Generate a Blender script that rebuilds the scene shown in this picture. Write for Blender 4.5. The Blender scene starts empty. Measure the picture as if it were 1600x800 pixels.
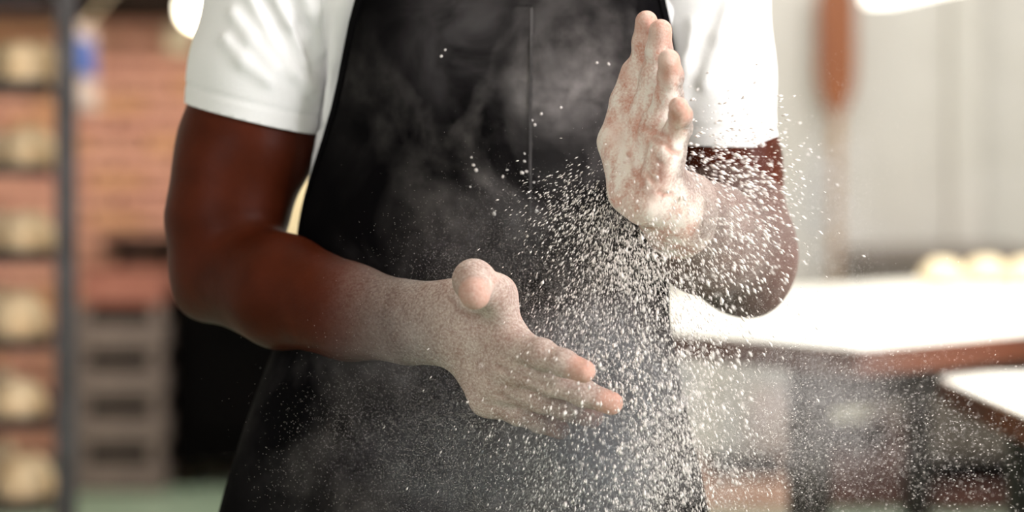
import bpy, bmesh, math, random
import numpy as np
from mathutils import Vector, Matrix

random.seed(7)
rng = np.random.default_rng(11)
S = bpy.context.scene
COL = S.collection
F = 3111.0                       # focal length in pixels of the 1600 x 800 frame
HZ = 250.0                       # pixel row of the horizon
CAMZ = 1.2

# ------------------------------------------------------------------ camera
cam_d = bpy.data.cameras.new('camera')
cam = bpy.data.objects.new('camera', cam_d)
COL.objects.link(cam)
cam.location = (0, 0, CAMZ)
cam.rotation_euler = (math.radians(90), 0, 0)
cam_d.lens = 70
cam_d.sensor_width = 36
cam_d.shift_y = -0.09375
cam_d.clip_start = 0.05
cam_d.dof.use_dof = True
cam_d.dof.focus_distance = 1.885
cam_d.dof.aperture_fstop = 1.9
S.camera = cam

# ------------------------------------------------------------------ world, exposure
w = bpy.data.worlds.new('world')
S.world = w
w.use_nodes = True
w.node_tree.nodes['Background'].inputs[0].default_value = (0.75, 0.85, 1.0, 1)
w.node_tree.nodes['Background'].inputs[1].default_value = 0.6
S.view_settings.view_transform = 'Standard'
S.view_settings.look = 'None'
S.view_settings.gamma = 1
S.view_settings.use_curve_mapping = False
S.view_settings.exposure = 0.15


def area(name, loc, target, sx, sy, power, color=(1, 1, 1)):
    d = bpy.data.lights.new(name, 'AREA')
    d.shape = 'RECTANGLE'
    d.size, d.size_y, d.energy, d.color = sx, sy, power, color
    o = bpy.data.objects.new(name, d)
    COL.objects.link(o)
    o.location = loc
    o.rotation_euler = (Vector(target) - Vector(loc)).to_track_quat('-Z', 'Y').to_euler()
    return o


area('window_and_fill_light', (2.85, 0.75, 1.9), (0.0, 1.95, 1.15), 1.9, 1.5, 158, (1.0, 0.965, 0.985))
area('window_and_fill_light', (-1.2, -1.85, 1.9), (-0.1, 2.0, 1.1), 1.6, 1.3, 36, (1.0, 0.955, 0.98))  # added soft fill from behind the camera, no window known there
area('unseen_overhead_light', (1.5, 4.2, 2.72), (1.3, 4.2, 0.0), 2.4, 1.6, 78, (1.0, 0.98, 0.95))
area('unseen_overhead_light', (0.55, 2.75, 2.72), (0.25, 2.2, 1.0), 1.2, 0.5, 34, (1.0, 0.98, 0.95))  # added for a rim of light on arms, shoulders and flour
area('unseen_overhead_light', (1.4, 6.5, 2.72), (1.4, 7.4, 0.6), 2.0, 0.5, 34, (1.0, 0.98, 0.97))  # unseen lamp added to brighten the plastered back wall
area('unseen_overhead_light', (-1.7, 5.6, 2.72), (-1.6, 6.6, 0.6), 0.8, 0.5, 52, (1.0, 0.91, 0.80))  # unseen lamp added to brighten the bricks, rack and floor

# ------------------------------------------------------------------ helpers


def px(x, y, Y):
    """world point at depth Y that stands under pixel (x, y) of the photograph"""
    return np.array(((x - 800) / F * Y, Y, CAMZ - (y - HZ) / F * Y))


def lin(r, g, b):
    f = lambda c: (c / 255 / 12.92) if c / 255 <= 0.04045 else ((c / 255 + 0.055) / 1.055) ** 2.4
    return (f(r), f(g), f(b), 1)


def material(name, c, rough=0.6, c2=None, scale=8.0, detail=4.0, bump=0.0, bscale=60.0, metallic=0.0, spec=0.5, stretch=None, emit=None, estr=0.0):
    m = bpy.data.materials.new(name)
    m.use_nodes = True
    nt = m.node_tree
    b = nt.nodes['Principled BSDF']
    b.inputs['Base Color'].default_value = c
    b.inputs['Roughness'].default_value = rough
    b.inputs['Metallic'].default_value = metallic
    b.inputs['Specular IOR Level'].default_value = spec
    tc = nt.nodes.new('ShaderNodeTexCoord')
    src = tc.outputs['Object']
    if stretch:
        mp = nt.nodes.new('ShaderNodeMapping')
        mp.inputs['Scale'].default_value = stretch
        nt.links.new(src, mp.inputs[0])
        src = mp.outputs[0]
    if c2 is not None:
        n = nt.nodes.new('ShaderNodeTexNoise')
        n.inputs['Scale'].default_value = scale
        n.inputs['Detail'].default_value = detail
        nt.links.new(src, n.inputs['Vector'])
        r = nt.nodes.new('ShaderNodeMapRange')
        r.inputs[1].default_value, r.inputs[2].default_value = 0.35, 0.65
        nt.links.new(n.outputs[0], r.inputs[0])
        mx = nt.nodes.new('ShaderNodeMix')
        mx.data_type = 'RGBA'
        mx.inputs[6].default_value, mx.inputs[7].default_value = c, c2
        nt.links.new(r.outputs[0], mx.inputs[0])
        nt.links.new(mx.outputs[2], b.inputs['Base Color'])
    if bump:
        n2 = nt.nodes.new('ShaderNodeTexNoise')
        n2.inputs['Scale'].default_value = bscale
        n2.inputs['Detail'].default_value = 3
        nt.links.new(src, n2.inputs['Vector'])
        bp = nt.nodes.new('ShaderNodeBump')
        bp.inputs['Strength'].default_value = bump
        bp.inputs['Distance'].default_value = 0.01
        nt.links.new(n2.outputs[0], bp.inputs['Height'])
        nt.links.new(bp.outputs[0], b.inputs['Normal'])
    if emit:
        b.inputs['Emission Color'].default_value = emit
        b.inputs['Emission Strength'].default_value = estr
    return m


def tag(o, label=None, cat=None, group=None, kind=None):
    if label: o['label'] = label
    if cat: o['category'] = cat
    if group: o['group'] = group
    if kind: o['kind'] = kind
    return o


def link(name, me, mat=None, parent=None, loc=None, rotz=0.0, smooth=False):
    o = bpy.data.objects.new(name, me)
    COL.objects.link(o)
    if mat is not None:
        me.materials.append(mat)
    if parent is not None:
        o.parent = parent
    if loc is not None:
        o.location = loc
    if rotz:
        o.rotation_euler = (0, 0, rotz)
    if smooth:
        me.polygons.foreach_set('use_smooth', np.ones(len(me.polygons), bool))
    return o


def empty(name, loc, rotz=0.0):
    o = bpy.data.objects.new(name, None)
    COL.objects.link(o)
    o.location = loc
    o.rotation_euler = (0, 0, rotz)
    o.empty_display_size = 0.1
    return o


def obj(name, bm, mat, parent=None, loc=None, rotz=0.0, smooth=False):
    me = bpy.data.meshes.new(name)
    bmesh.ops.recalc_face_normals(bm, faces=bm.faces)
    bm.to_mesh(me)
    bm.free()
    return link(name, me, mat, parent, loc, rotz, smooth)


def B():
    return bmesh.new()


def box(bm, c, s, bev=0.0, rot=None, seg=1):
    r = bmesh.ops.create_cube(bm, size=1)
    vs = r['verts']
    bmesh.ops.scale(bm, vec=s, verts=vs)
    if bev:
        es = list({e for v in vs for e in v.link_edges})
        rb = bmesh.ops.bevel(bm, geom=es, offset=bev, segments=seg, affect='EDGES', profile=0.5)
        vs = list({v for f in rb['faces'] for v in f.verts} | {v for v in vs if v.is_valid})
    if rot is not None:
        bmesh.ops.rotate(bm, cent=(0, 0, 0), matrix=rot, verts=vs)
    bmesh.ops.translate(bm, vec=c, verts=vs)
    return vs


def cyl(bm, a, b, r1, r2=None, n=16, caps=True):
    a, b = Vector(a), Vector(b)
    r2 = r1 if r2 is None else r2
    d = b - a
    q = d.to_track_quat('Z', 'Y').to_matrix()
    rings = []
    for p, r in ((a, r1), (b, r2)):
        rings.append([bm.verts.new(p + q @ Vector((math.cos(t) * r, math.sin(t) * r, 0))) for t in [2 * math.pi * i / n for i in range(n)]])
    for i in range(n):
        bm.faces.new((rings[0][i], rings[0][(i + 1) % n], rings[1][(i + 1) % n], rings[1][i]))
    if caps:
        bm.faces.new(rings[0][::-1])
        bm.faces.new(rings[1])


def lathe(bm, prof, n=24, c=(0, 0, 0)):
    rings = []
    for r, z in prof:
        rings.append([bm.verts.new((c[0] + math.cos(2 * math.pi * i / n) * r, c[1] + math.sin(2 * math.pi * i / n) * r, c[2] + z)) for i in range(n)])
    for a, b in zip(rings, rings[1:]):
        for i in range(n):
            bm.faces.new((a[i], a[(i + 1) % n], b[(i + 1) % n], b[i]))
    bm.faces.new(rings[0][::-1])
    bm.faces.new(rings[-1])


def prism(bm, pts, z0, z1):
    lo = [bm.verts.new((p[0], p[1], z0)) for p in pts]
    hi = [bm.verts.new((p[0], p[1], z1)) for p in pts]
    n = len(pts)
    for i in range(n):
        bm.faces.new((lo[i], lo[(i + 1) % n], hi[(i + 1) % n], hi[i]))
    bm.faces.new(lo[::-1])
    bm.faces.new(hi)


def mesh_np(name, V, Q, mat=None, parent=None, smooth=True, loc=None):
    """a mesh from numpy vertices and equal-sized faces"""
    me = bpy.data.meshes.new(name)
    k = Q.shape[1]
    me.vertices.add(len(V))
    me.vertices.foreach_set('co', np.ascontiguousarray(V, np.float32).ravel())
    me.loops.add(Q.size)
    me.loops.foreach_set('vertex_index', np.ascontiguousarray(Q, np.int32).ravel())
    me.polygons.add(len(Q))
    me.polygons.foreach_set('loop_start', np.arange(0, Q.size, k, dtype=np.int32))
    me.polygons.foreach_set('use_smooth', np.full(len(Q), smooth))
    me.update(calc_edges=True)
    return link(name, me, mat, parent, loc)


# --- signed distance fields: bodies and clothes are grown as one smooth surface

def axis(*segs):
    out = [segs[0][0]]
    for lo, hi, st in segs:
        n = max(1, int(round((hi - lo) / st)))
        out += list(lo + (hi - lo) * np.arange(1, n + 1) / n)
    return np.array(out, np.float32)


def cone(a, b, ra, rb, k=0.01, n=None, sc=1.0, op='u'):
    return dict(a=np.array(a, float), b=np.array(b, float), ra=ra, rb=rb, k=k, n=None if n is None else np.array(n, float) / np.linalg.norm(n), sc=sc, op=op)


class Field:
    def __init__(s, ax, ay, az):
        s.ax, s.ay, s.az = ax, ay, az
        s.F = np.full((len(ax), len(ay), len(az)), 0.08, np.float32)

    def rng(s, prims, pad):
        lo = np.min([np.minimum(p['a'] - max(p['ra'], p['rb']), p['b'] - max(p['ra'], p['rb'])) for p in prims], 0) - pad
        hi = np.max([np.maximum(p['a'] + max(p['ra'], p['rb']), p['b'] + max(p['ra'], p['rb'])) for p in prims], 0) + pad
        return tuple(slice(max(0, np.searchsorted(A, l) - 1), min(len(A), np.searchsorted(A, h) + 1)) for A, l, h in zip((s.ax, s.ay, s.az), lo, hi))

    @staticmethod
    def dist(p, X, Y, Z):
        a, d = p['a'], p['b'] - p['a']
        x, y, z = X - a[0], Y - a[1], Z - a[2]
        if p['n'] is not None:
            n = p['n']
            m = (x * n[0] + y * n[1] + z * n[2]) * np.float32(1 / p['sc'] - 1)
            x, y, z = x + m * n[0], y + m * n[1], z + m * n[2]
            d = d + n * (d @ n) * (1 / p['sc'] - 1)
        dd = max(float(d @ d), 1e-12)
        t = np.clip((x * d[0] + y * d[1] + z * d[2]) / dd, 0, 1)
        r = p['ra'] + (p['rb'] - p['ra']) * t
        return (np.sqrt((x - t * d[0]) ** 2 + (y - t * d[1]) ** 2 + (z - t * d[2]) ** 2) - r).astype(np.float32)

    @staticmethod
    def smin(a, b, k):
        h = np.maximum(k - np.abs(a - b), 0) / k
        return np.minimum(a, b) - h * h * (k * 0.25)

    def add(s, prims, k=None):
        """prims one by one; with k they first become one group, then join the field with k"""
        if k is None:
            for p in prims:
                sl = s.rng([p], p['k'] + 0.02)
                X, Y, Z = s.ax[sl[0]][:, None, None], s.ay[sl[1]][None, :, None], s.az[sl[2]][None, None, :]
                d = s.dist(p, X, Y, Z)
                if p['op'] == 'u':
                    s.F[sl] = s.smin(s.F[sl], d, p['k'])
                else:
                    s.F[sl] = -s.smin(-s.F[sl], d, p['k'])
        else:
            sl = s.rng(prims, k + 0.02)
            X, Y, Z = s.ax[sl[0]][:, None, None], s.ay[sl[1]][None, :, None], s.az[sl[2]][None, None, :]
            G = None
            for p in prims:
                d = s.dist(p, X, Y, Z)
                G = d if G is None else s.smin(G, d, p['k'])
            s.F[sl] = s.smin(s.F[sl], G, k)

    def loft(s, fn, y0, za, zb, k):
        """an upright body of elliptical sections; fn(z) gives centre, half width, half depth"""
        c, a, b = (v.astype(np.float32)[None, None, :] for v in fn(s.az.astype(float)))
        X, Y = s.ax[:, None, None], s.ay[None, :, None]
        d = (np.sqrt(((X - c) / a) ** 2 + ((Y - y0) / b) ** 2) - 1) * b
        d = np.maximum(d, (np.abs(s.az - (za + zb) / 2) - (zb - za) / 2)[None, None, :]).astype(np.float32)
        s.F = s.smin(s.F, d, k)

    def mesh(s):
        Fd = s.F
        ins = Fd < 0
        c = np.zeros(tuple(n - 1 for n in Fd.shape), np.uint8)
        offs = [(i, j, k) for i in (0, 1) for j in (0, 1) for k in (0, 1)]
        sl = lambda o, A: A[o[0]:A.shape[0] - 1 + o[0], o[1]:A.shape[1] - 1 + o[1], o[2]:A.shape[2] - 1 + o[2]]
        for o in offs:
            c += sl(o, ins)
        act = (c > 0) & (c < 8)
        I, J, K = np.nonzero(act)
        idx = np.full(c.shape, -1, np.int32)
        idx[I, J, K] = np.arange(len(I))
        P = np.zeros((len(I), 3))
        N = np.zeros(len(I))
        for o in offs:
            for ax_ in range(3):
                if o[ax_]:
                    continue
                q = list(o)
                q[ax_] = 1
                fa = Fd[I + o[0], J + o[1], K + o[2]]
                fb = Fd[I + q[0], J + q[1], K + q[2]]
                m = (fa < 0) != (fb < 0)
                t = np.where(m, fa / np.where(m, fa - fb, 1), 0)
                A = np.stack((s.ax[I + o[0]], s.ay[J + o[1]], s.az[K + o[2]]), 1)
                Bq = np.stack((s.ax[I + q[0]], s.ay[J + q[1]], s.az[K + q[2]]), 1)
                P += np.where(m[:, None], A + (Bq - A) * t[:, None], 0)
                N += m
        P /= N[:, None]
        quads = []
        for ax_ in range(3):
            n = list(Fd.shape)
            a = np.take(ins, range(n[ax_] - 1), ax_)
            b = np.take(ins, range(1, n[ax_]), ax_)
            u, v = (ax_ + 1) % 3, (ax_ + 2) % 3
            ii = np.stack(np.nonzero(a != b), 1)
            ok = (ii[:, u] > 0) & (ii[:, v] > 0) & (ii[:, u] < n[u] - 1) & (ii[:, v] < n[v] - 1)
            ii = ii[ok]
            fl = a[ii[:, 0], ii[:, 1], ii[:, 2]]
            def cell(du, dv):
                q = ii.copy()
                q[:, u] -= du
                q[:, v] -= dv
                return idx[q[:, 0], q[:, 1], q[:, 2]]
            Q = np.stack((cell(1, 1), cell(0, 1), cell(0, 0), cell(1, 0)), 1)
            Q[~fl] = Q[~fl][:, ::-1]
            quads.append(Q)
        return P, np.concatenate(quads)


def relax(V, Q, it=1, lam=0.4):
    E = np.concatenate([Q[:, [i, (i + 1) % 4]] for i in range(4)])
    for _ in range(it):
        acc = np.zeros_like(V)
        cnt = np.zeros(len(V))
        for k in range(3):
            acc[:, k] = np.bincount(E[:, 0], V[E[:, 1], k], len(V)) + np.bincount(E[:, 1], V[E[:, 0], k], len(V))
        cnt = np.bincount(E[:, 0], minlength=len(V)) + np.bincount(E[:, 1], minlength=len(V))
        V = V + lam * (acc / np.maximum(cnt, 1)[:, None] - V)
    return V


def vnoise(P, seed=0):
    """smooth 3-D value noise, 0..1"""
    T = np.random.default_rng(seed).random((32, 32, 32))
    f = np.floor(P).astype(int)
    t = P - f
    t = t * t * (3 - 2 * t)
    r = 0
    for i in (0, 1):
        for j in (0, 1):
            for k in (0, 1):
                wgt = (t[:, 0] if i else 1 - t[:, 0]) * (t[:, 1] if j else 1 - t[:, 1]) * (t[:, 2] if k else 1 - t[:, 2])
                r = r + wgt * T[(f[:, 0] + i) % 32, (f[:, 1] + j) % 32, (f[:, 2] + k) % 32]
    return r


def fbm(P, seed=0, octv=4):
    r, a, s = 0, 0.5, 0
    for o in range(octv):
        r = r + a * vnoise(P * 2 ** o + 7.3 * o, seed + o)
        s += a
        a *= 0.55
    return r / s


# ------------------------------------------------------------------ materials
M = {}
M['brick_mortar'] = material('mortar', lin(150, 112, 92), 0.95, lin(132, 96, 80), 20)
M['brick'] = [material('terracotta', lin(*c), 0.9, lin(*d), 30, bump=0.3, bscale=80) for c, d in
              (((206, 154, 132), (192, 138, 118)), ((198, 142, 124), (212, 160, 136)), ((208, 156, 118), (194, 142, 108)), ((192, 136, 120), (204, 150, 130)))]
M['plaster'] = material('cream_plaster', lin(204, 200, 193), 0.85, lin(196, 192, 184), 3, bump=0.05)
M['floor'] = material('green_floor_paint', lin(146, 164, 146), 0.35, lin(124, 144, 124), 1.6, 5)
M['ceiling'] = material('ceiling_paint', lin(225, 220, 210), 0.9, lin(216, 211, 200), 3)
M['dark_timber'] = material('dark_timber', lin(30, 18, 11), 0.8, lin(22, 13, 8), 6, spec=0.15, stretch=(1, 12, 12))
M['rack_steel'] = material('rack_steel', lin(84, 81, 82), 0.4, lin(66, 62, 62), 12, metallic=0.6)
M['tray_steel'] = material('tray_steel', lin(58, 54, 54), 0.45, lin(44, 40, 40), 12, metallic=0.7)
M['crust'] = material('floured_crust', lin(228, 202, 166), 0.85, lin(208, 172, 128), 16, 5, bump=0.4, bscale=30)
M['dough'] = material('pale_dough', lin(240, 224, 190), 0.8, lin(228, 206, 166), 14, bump=0.2, bscale=30)
M['crate'] = material('grey_crate', lin(122, 106, 98), 0.6, lin(104, 90, 84), 8)
M['carton'] = material('brown_carton', lin(156, 100, 84), 0.85, lin(142, 88, 74), 10)
M['pink_crate'] = material('pinkish_crate', lin(206, 166, 148), 0.6, lin(192, 150, 132), 8)
M['dark_crate'] = material('dark_red_crate', lin(84, 48, 38), 0.7, lin(66, 36, 30), 8)
M['oven'] = material('black_enamel', lin(5, 4, 4), 0.9, lin(7, 6, 6), 5, spec=0.02)
M['oven_door'] = material('black_door', lin(5, 4, 4), 0.8, lin(6, 5, 5), 5, spec=0.03)
M['steel'] = material('brushed_steel', lin(150, 148, 146), 0.35, lin(130, 128, 126), 20, metallic=0.9)
M['sacking'] = material('flour_sack_paper', lin(222, 206, 172), 0.9, lin(206, 188, 150), 12, bump=0.4, bscale=20)
M['tabletop'] = material('floured_white_top', lin(245, 242, 234), 0.55, lin(236, 230, 218), 7)
M['edge_wood'] = material('edge_wood', lin(100, 46, 10), 0.5, lin(74, 30, 6), 5, stretch=(1, 1, 8))
M['leg_metal'] = material('dark_leg_metal', lin(50, 44, 40), 0.5, lin(38, 33, 30), 9, metallic=0.3)
M['counter'] = material('grey_counter', lin(112, 104, 94), 0.6, lin(98, 90, 82), 4)
M['counter_top'] = material('counter_top', lin(120, 108, 98), 0.4, lin(104, 92, 84), 6)
M['bucket'] = material('cream_bucket', lin(236, 230, 208), 0.5, lin(226, 218, 194), 4)
M['peel'] = material('peel_wood', lin(142, 78, 24), 0.55, lin(112, 54, 14), 5, stretch=(10, 10, 1))
M['peel_pole'] = material('peel_pole_wood', lin(184, 146, 106), 0.6, lin(164, 126, 88), 5, stretch=(10, 10, 1))
M['bag'] = material('pale_bag', lin(186, 168, 160), 0.7, lin(172, 156, 152), 8)
M['bag_blue'] = material('blue_print', lin(70, 98, 168), 0.7, lin(60, 86, 152), 8)
M['lamp_glass'] = material('lit_glass', (1, 0.95, 0.8, 1), 0.3, emit=(1, 0.93, 0.72, 1), estr=9)
M['tube_glass'] = material('lit_tube', (1, 0.97, 0.9, 1), 0.3, emit=(1, 0.96, 0.86, 1), estr=3.5)
M['lamp_metal'] = material('lamp_enamel', lin(226, 210, 182), 0.4, lin(216, 200, 170), 6)
M['shirt'] = material('white_cotton', lin(240, 239, 238), 0.85, lin(234, 233, 232), 10, bump=0.12, bscale=600)
M['trousers'] = material('dark_trousers', lin(32, 32, 38), 0.9, lin(26, 26, 30), 20)
M['shoe'] = material('black_leather', lin(20, 19, 19), 0.4, lin(26, 24, 24), 20)
M['hair'] = material('black_hair', lin(14, 12, 11), 0.8, lin(20, 17, 15), 200, bump=0.8, bscale=300)
M['eye_white'] = material('eye_white', lin(235, 230, 222), 0.2, lin(230, 222, 214), 30)
M['iris'] = material('dark_iris', lin(30, 18, 12), 0.2, lin(20, 12, 8), 60)
M['stitch'] = material('grey_stitching', lin(66, 62, 61), 0.9, lin(50, 47, 46), 200)
M['glass'] = material('window_glass', (0.9, 0.95, 1, 1), 0.05)
M['glass'].node_tree.nodes['Principled BSDF'].inputs['Transmission Weight'].default_value = 1.0
M['frame'] = material('white_frame', lin(228, 226, 220), 0.5, lin(220, 218, 210), 5)


def skin_material():
    m = bpy.data.materials.new('dark_brown_skin')
    m.use_nodes = True
    nt = m.node_tree
    b = nt.nodes['Principled BSDF']
    N = nt.nodes.new
    L = nt.links.new
    tc = N('ShaderNodeTexCoord')

    def noise(sc, det=3, vec=None):
        n = N('ShaderNodeTexNoise')
        n.inputs['Scale'].default_value = sc
        n.inputs['Detail'].default_value = det
        L(vec or tc.outputs['Object'], n.inputs['Vector'])
        return n.outputs[0]

    def mix(f, a, c):
        x = N('ShaderNodeMix')
        x.data_type = 'RGBA'
        for s, v in ((0, f), (6, a), (7, c)):
            if isinstance(v, (float, tuple)):
                x.inputs[s].default_value = v
            else:
                L(v, x.inputs[s])
        return x.outputs[2]

    def rangemap(v, a, c, lo=0.0, hi=1.0):
        x = N('ShaderNodeMapRange')
        x.inputs[1].default_value, x.inputs[2].default_value = a, c
        x.inputs[3].default_value, x.inputs[4].default_value = lo, hi
        L(v, x.inputs[0])
        return x.outputs[0]

    def mth(op, a, c):
        x = N('ShaderNodeMath')
        x.operation = op
        x.use_clamp = True
        for s, v in ((0, a), (1, c)):
            if isinstance(v, float):
                x.inputs[s].default_value = v
            else:
                L(v, x.inputs[s])
        return x.outputs[0]

    def attr(n):
        x = N('ShaderNodeAttribute')
        x.attribute_name = n
        return x.outputs['Fac']
    skin = mix(rangemap(noise(14), 0.35, 0.65), (0.048, 0.0088, 0.0030, 1), (0.074, 0.0136, 0.0048, 1))
    palm = mix(rangemap(noise(40), 0.35, 0.65), (0.60, 0.30, 0.225, 1), (0.50, 0.22, 0.155, 1))
    c = mix(attr('palm'), skin, palm)
    # flour clinging to the skin: patches, smears and fine grains
    fl = attr('flour')
    smear = N('ShaderNodeMapping')
    smear.inputs['Scale'].default_value = (1.0, 1.0, 0.45)
    smear.inputs['Rotation'].default_value = (0.0, 0.5, 0.0)
    L(tc.outputs['Object'], smear.inputs[0])
    patch = mth('ADD', mth('MULTIPLY', attr('smear'), rangemap(noise(62, 6, smear.outputs[0]), 0.34, 0.63)), mth('MULTIPLY', mth('SUBTRACT', 1.0, attr('smear')), rangemap(noise(40, 5), 0.0, 0.95)))
    fine = rangemap(noise(420, 3), 0.35, 0.75)
    speck = rangemap(noise(900, 2), 0.66, 0.74)
    cover = mth('MULTIPLY', fl, mth('ADD', mth('MULTIPLY', patch, 0.85), mth('MULTIPLY', fine, 0.55)))
    cover = mth('ADD', cover, mth('MULTIPLY', speck, mth('MULTIPLY', fl, 0.8)))
    c = mix(cover, c, (0.80, 0.715, 0.64, 1))
    L(c, b.inputs['Base Color'])
    L(rangemap(cover, 0.0, 0.6, 0.42, 0.95), b.inputs['Roughness'])
    b.inputs['Specular IOR Level'].default_value = 0.2
    b.inputs['IOR'].default_value = 1.28
    b.inputs['Subsurface Weight'].default_value = 0.08
    b.inputs['Subsurface Radius'].default_value = (1.0, 0.35, 0.2)
    b.inputs['Subsurface Scale'].default_value = 0.004
    hgt = mth('ADD', mth('MULTIPLY', noise(700, 3), 0.35), mth('MULTIPLY', noise(160, 4), 0.5))
    hgt = mth('ADD', hgt, mth('MULTIPLY', cover, 0.35))
    bp = N('ShaderNodeBump')
    bp.inputs['Strength'].default_value = 0.55
    bp.inputs['Distance'].default_value = 0.0012
    L(hgt, bp.inputs['Height'])
    L(bp.outputs[0], b.inputs['Normal'])
    return m


def apron_material():
    m = bpy.data.materials.new('black_apron_cotton')
    m.use_nodes = True
    nt = m.node_tree
    b = nt.nodes['Principled BSDF']
    N = nt.nodes.new
    L = nt.links.new
    tc = N('ShaderNodeTexCoord')
    at = N('ShaderNodeAttribute')
    at.attribute_name = 'dusting'
    n1 = N('ShaderNodeTexNoise')
    n1.inputs['Scale'].default_value = 9
    n1.inputs['Detail'].default_value = 6
    n1.inputs['Distortion'].default_value = 0.6
    L(tc.outputs['Object'], n1.inputs['Vector'])
    r1 = N('ShaderNodeMapRange')
    r1.inputs[1].default_value, r1.inputs[2].default_value = 0.42, 0.80
    L(n1.outputs[0], r1.inputs[0])
    n2 = N('ShaderNodeTexNoise')
    n2.inputs['Scale'].default_value = 60
    n2.inputs['Detail'].default_value = 4
    L(tc.outputs['Object'], n2.inputs['Vector'])
    r2 = N('ShaderNodeMapRange')
    r2.inputs[1].default_value, r2.inputs[2].default_value = 0.3, 0.75
    r2.inputs[3].default_value = 0.35
    L(n2.outputs[0], r2.inputs[0])
    mu = N('ShaderNodeMath'); mu.operation = 'MULTIPLY'
    L(r1.outputs[0], mu.inputs[0]); L(r2.outputs[0], mu.inputs[1])
    mu2 = N('ShaderNodeMath'); mu2.operation = 'MULTIPLY'; mu2.use_clamp = True
    L(mu.outputs[0], mu2.inputs[0]); L(at.outputs['Fac'], mu2.inputs[1])
    mx = N('ShaderNodeMix'); mx.data_type = 'RGBA'
    mx.inputs[6].default_value = (0.0030, 0.0026, 0.0030, 1)
    mx.inputs[7].default_value = (0.30, 0.27, 0.26, 1)
    L(mu2.outputs[0], mx.inputs[0])
    L(mx.outputs[2], b.inputs['Base Color'])
    b.inputs['Roughness'].default_value = 0.95
    b.inputs['Specular IOR Level'].default_value = 0.04
    wv = N('ShaderNodeTexWave')
    wv.inputs['Scale'].default_value = 500
    L(tc.outputs['Object'], wv.inputs['Vector'])
    bp = N('ShaderNodeBump')
    bp.inputs['Strength'].default_value = 0.15
    bp.inputs['Distance'].default_value = 0.001
    L(wv.outputs[0], bp.inputs['Height'])
    L(bp.outputs[0], b.inputs['Normal'])
    return m


M['skin'] = skin_material()
M['apron'] = apron_material()
M['flour'] = material('flour', (0.88, 0.805, 0.765, 1), 0.95, spec=0.1)
M['dust'] = material('flour_dust', (0.82, 0.745, 0.70, 1), 0.95, spec=0.1)

# ================================================================== SETTING
X0, X1, Y0, Y1, ZC = -3.0, 3.0, -2.0, 8.0, 2.8


def structure(name, bm, mat, parent=None):
    o = obj(name, bm, mat, parent)
    if parent is None:
        o['kind'] = 'structure'
    return o


bm = B(); box(bm, (0, 3, -0.05), (6.2, 10.2, 0.1)); structure('floor', bm, M['floor'])
bm = B(); box(bm, (0, 3, ZC + 0.05), (6.2, 10.2, 0.1)); structure('ceiling', bm, M['ceiling'])
bm = B(); box(bm, (X0 - 0.05, 3, 1.4), (0.1, 10.2, 2.8)); structure('wall_left', bm, M['plaster'])
bm = B(); box(bm, (0, Y1 + 0.06, 1.4), (6.2, 0.1, 2.8)); wall_back = structure('wall_back', bm, M['brick_mortar'])
# the plastered half of the back wall, with a shallow pier
bm = B(); box(bm, (1.35, Y1 - 0.03, 1.4), (3.3, 0.08, 2.8), 0.004); structure('plaster_panel', bm, M['plaster'], wall_back)
bm = B(); box(bm, (1.80, Y1 - 0.10, 1.4), (0.13, 0.08, 2.8), 0.006); structure('pier', bm, M['plaster'], wall_back)


def wall_with_hole(name, fixed, lo, hi, h0, h1, z0, z1, along):
    bm = B()
    L_ = 10.2 if along == 'y' else 6.2
    c0 = 3 if along == 'y' else 0
    a0, a1 = c0 - L_ / 2, c0 + L_ / 2
    for (p, q, r, s) in ((a0, h0, 0, ZC), (h1, a1, 0, ZC), (h0, h1, 0, z0), (h0, h1, z1, ZC)):
        c, sz = (p + q) / 2, q - p
        zc, zs = (r + s) / 2, s - r
        if along == 'y':
            box(bm, (fixed, c, zc), (0.1, sz, zs))
        else:
            box(bm, (c, fixed, zc), (sz, 0.1, zs))
    structure(name, bm, M['plaster'])
    wf = B()
    t = 0.05
    mid, wd = (h0 + h1) / 2, h1 - h0
    for c, s_, zc, zs in ((h0 + t / 2, t, (z0 + z1) / 2, z1 - z0), (h1 - t / 2, t, (z0 + z1) / 2, z1 - z0), (mid, t, (z0 + z1) / 2, z1 - z0), (mid, wd, z0 + t / 2, t), (mid, wd, z1 - t / 2, t)):
        box(wf, (fixed, c, zc) if along == 'y' else (c, fixed, zc), (0.07, s_, zs) if along == 'y' else (s_, 0.07, zs), 0.004)
    return wf


wf = wall_with_hole('wall_right', X1 + 0.05, 0, 0, 0.6, 2.5, 1.1, 2.6, 'y')
w1 = structure('window_1', wf, M['frame'])
bm = B(); box(bm, (X1 + 0.05, 1.55, 1.85), (0.006, 1.85, 1.45)); structure('pane', bm, M['glass'], w1)
wf = wall_with_hole('wall_front', Y0 - 0.05, 0, 0, -2.0, -0.4, 1.25, 2.55, 'x')
w2 = structure('added_fill_window', wf, M['frame'])  # unseen window, added behind the camera to frame the fill light
bm = B(); box(bm, (-1.2, Y0 - 0.05, 1.9), (1.55, 0.006, 1.25)); structure('pane', bm, M['glass'], w2)

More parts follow.
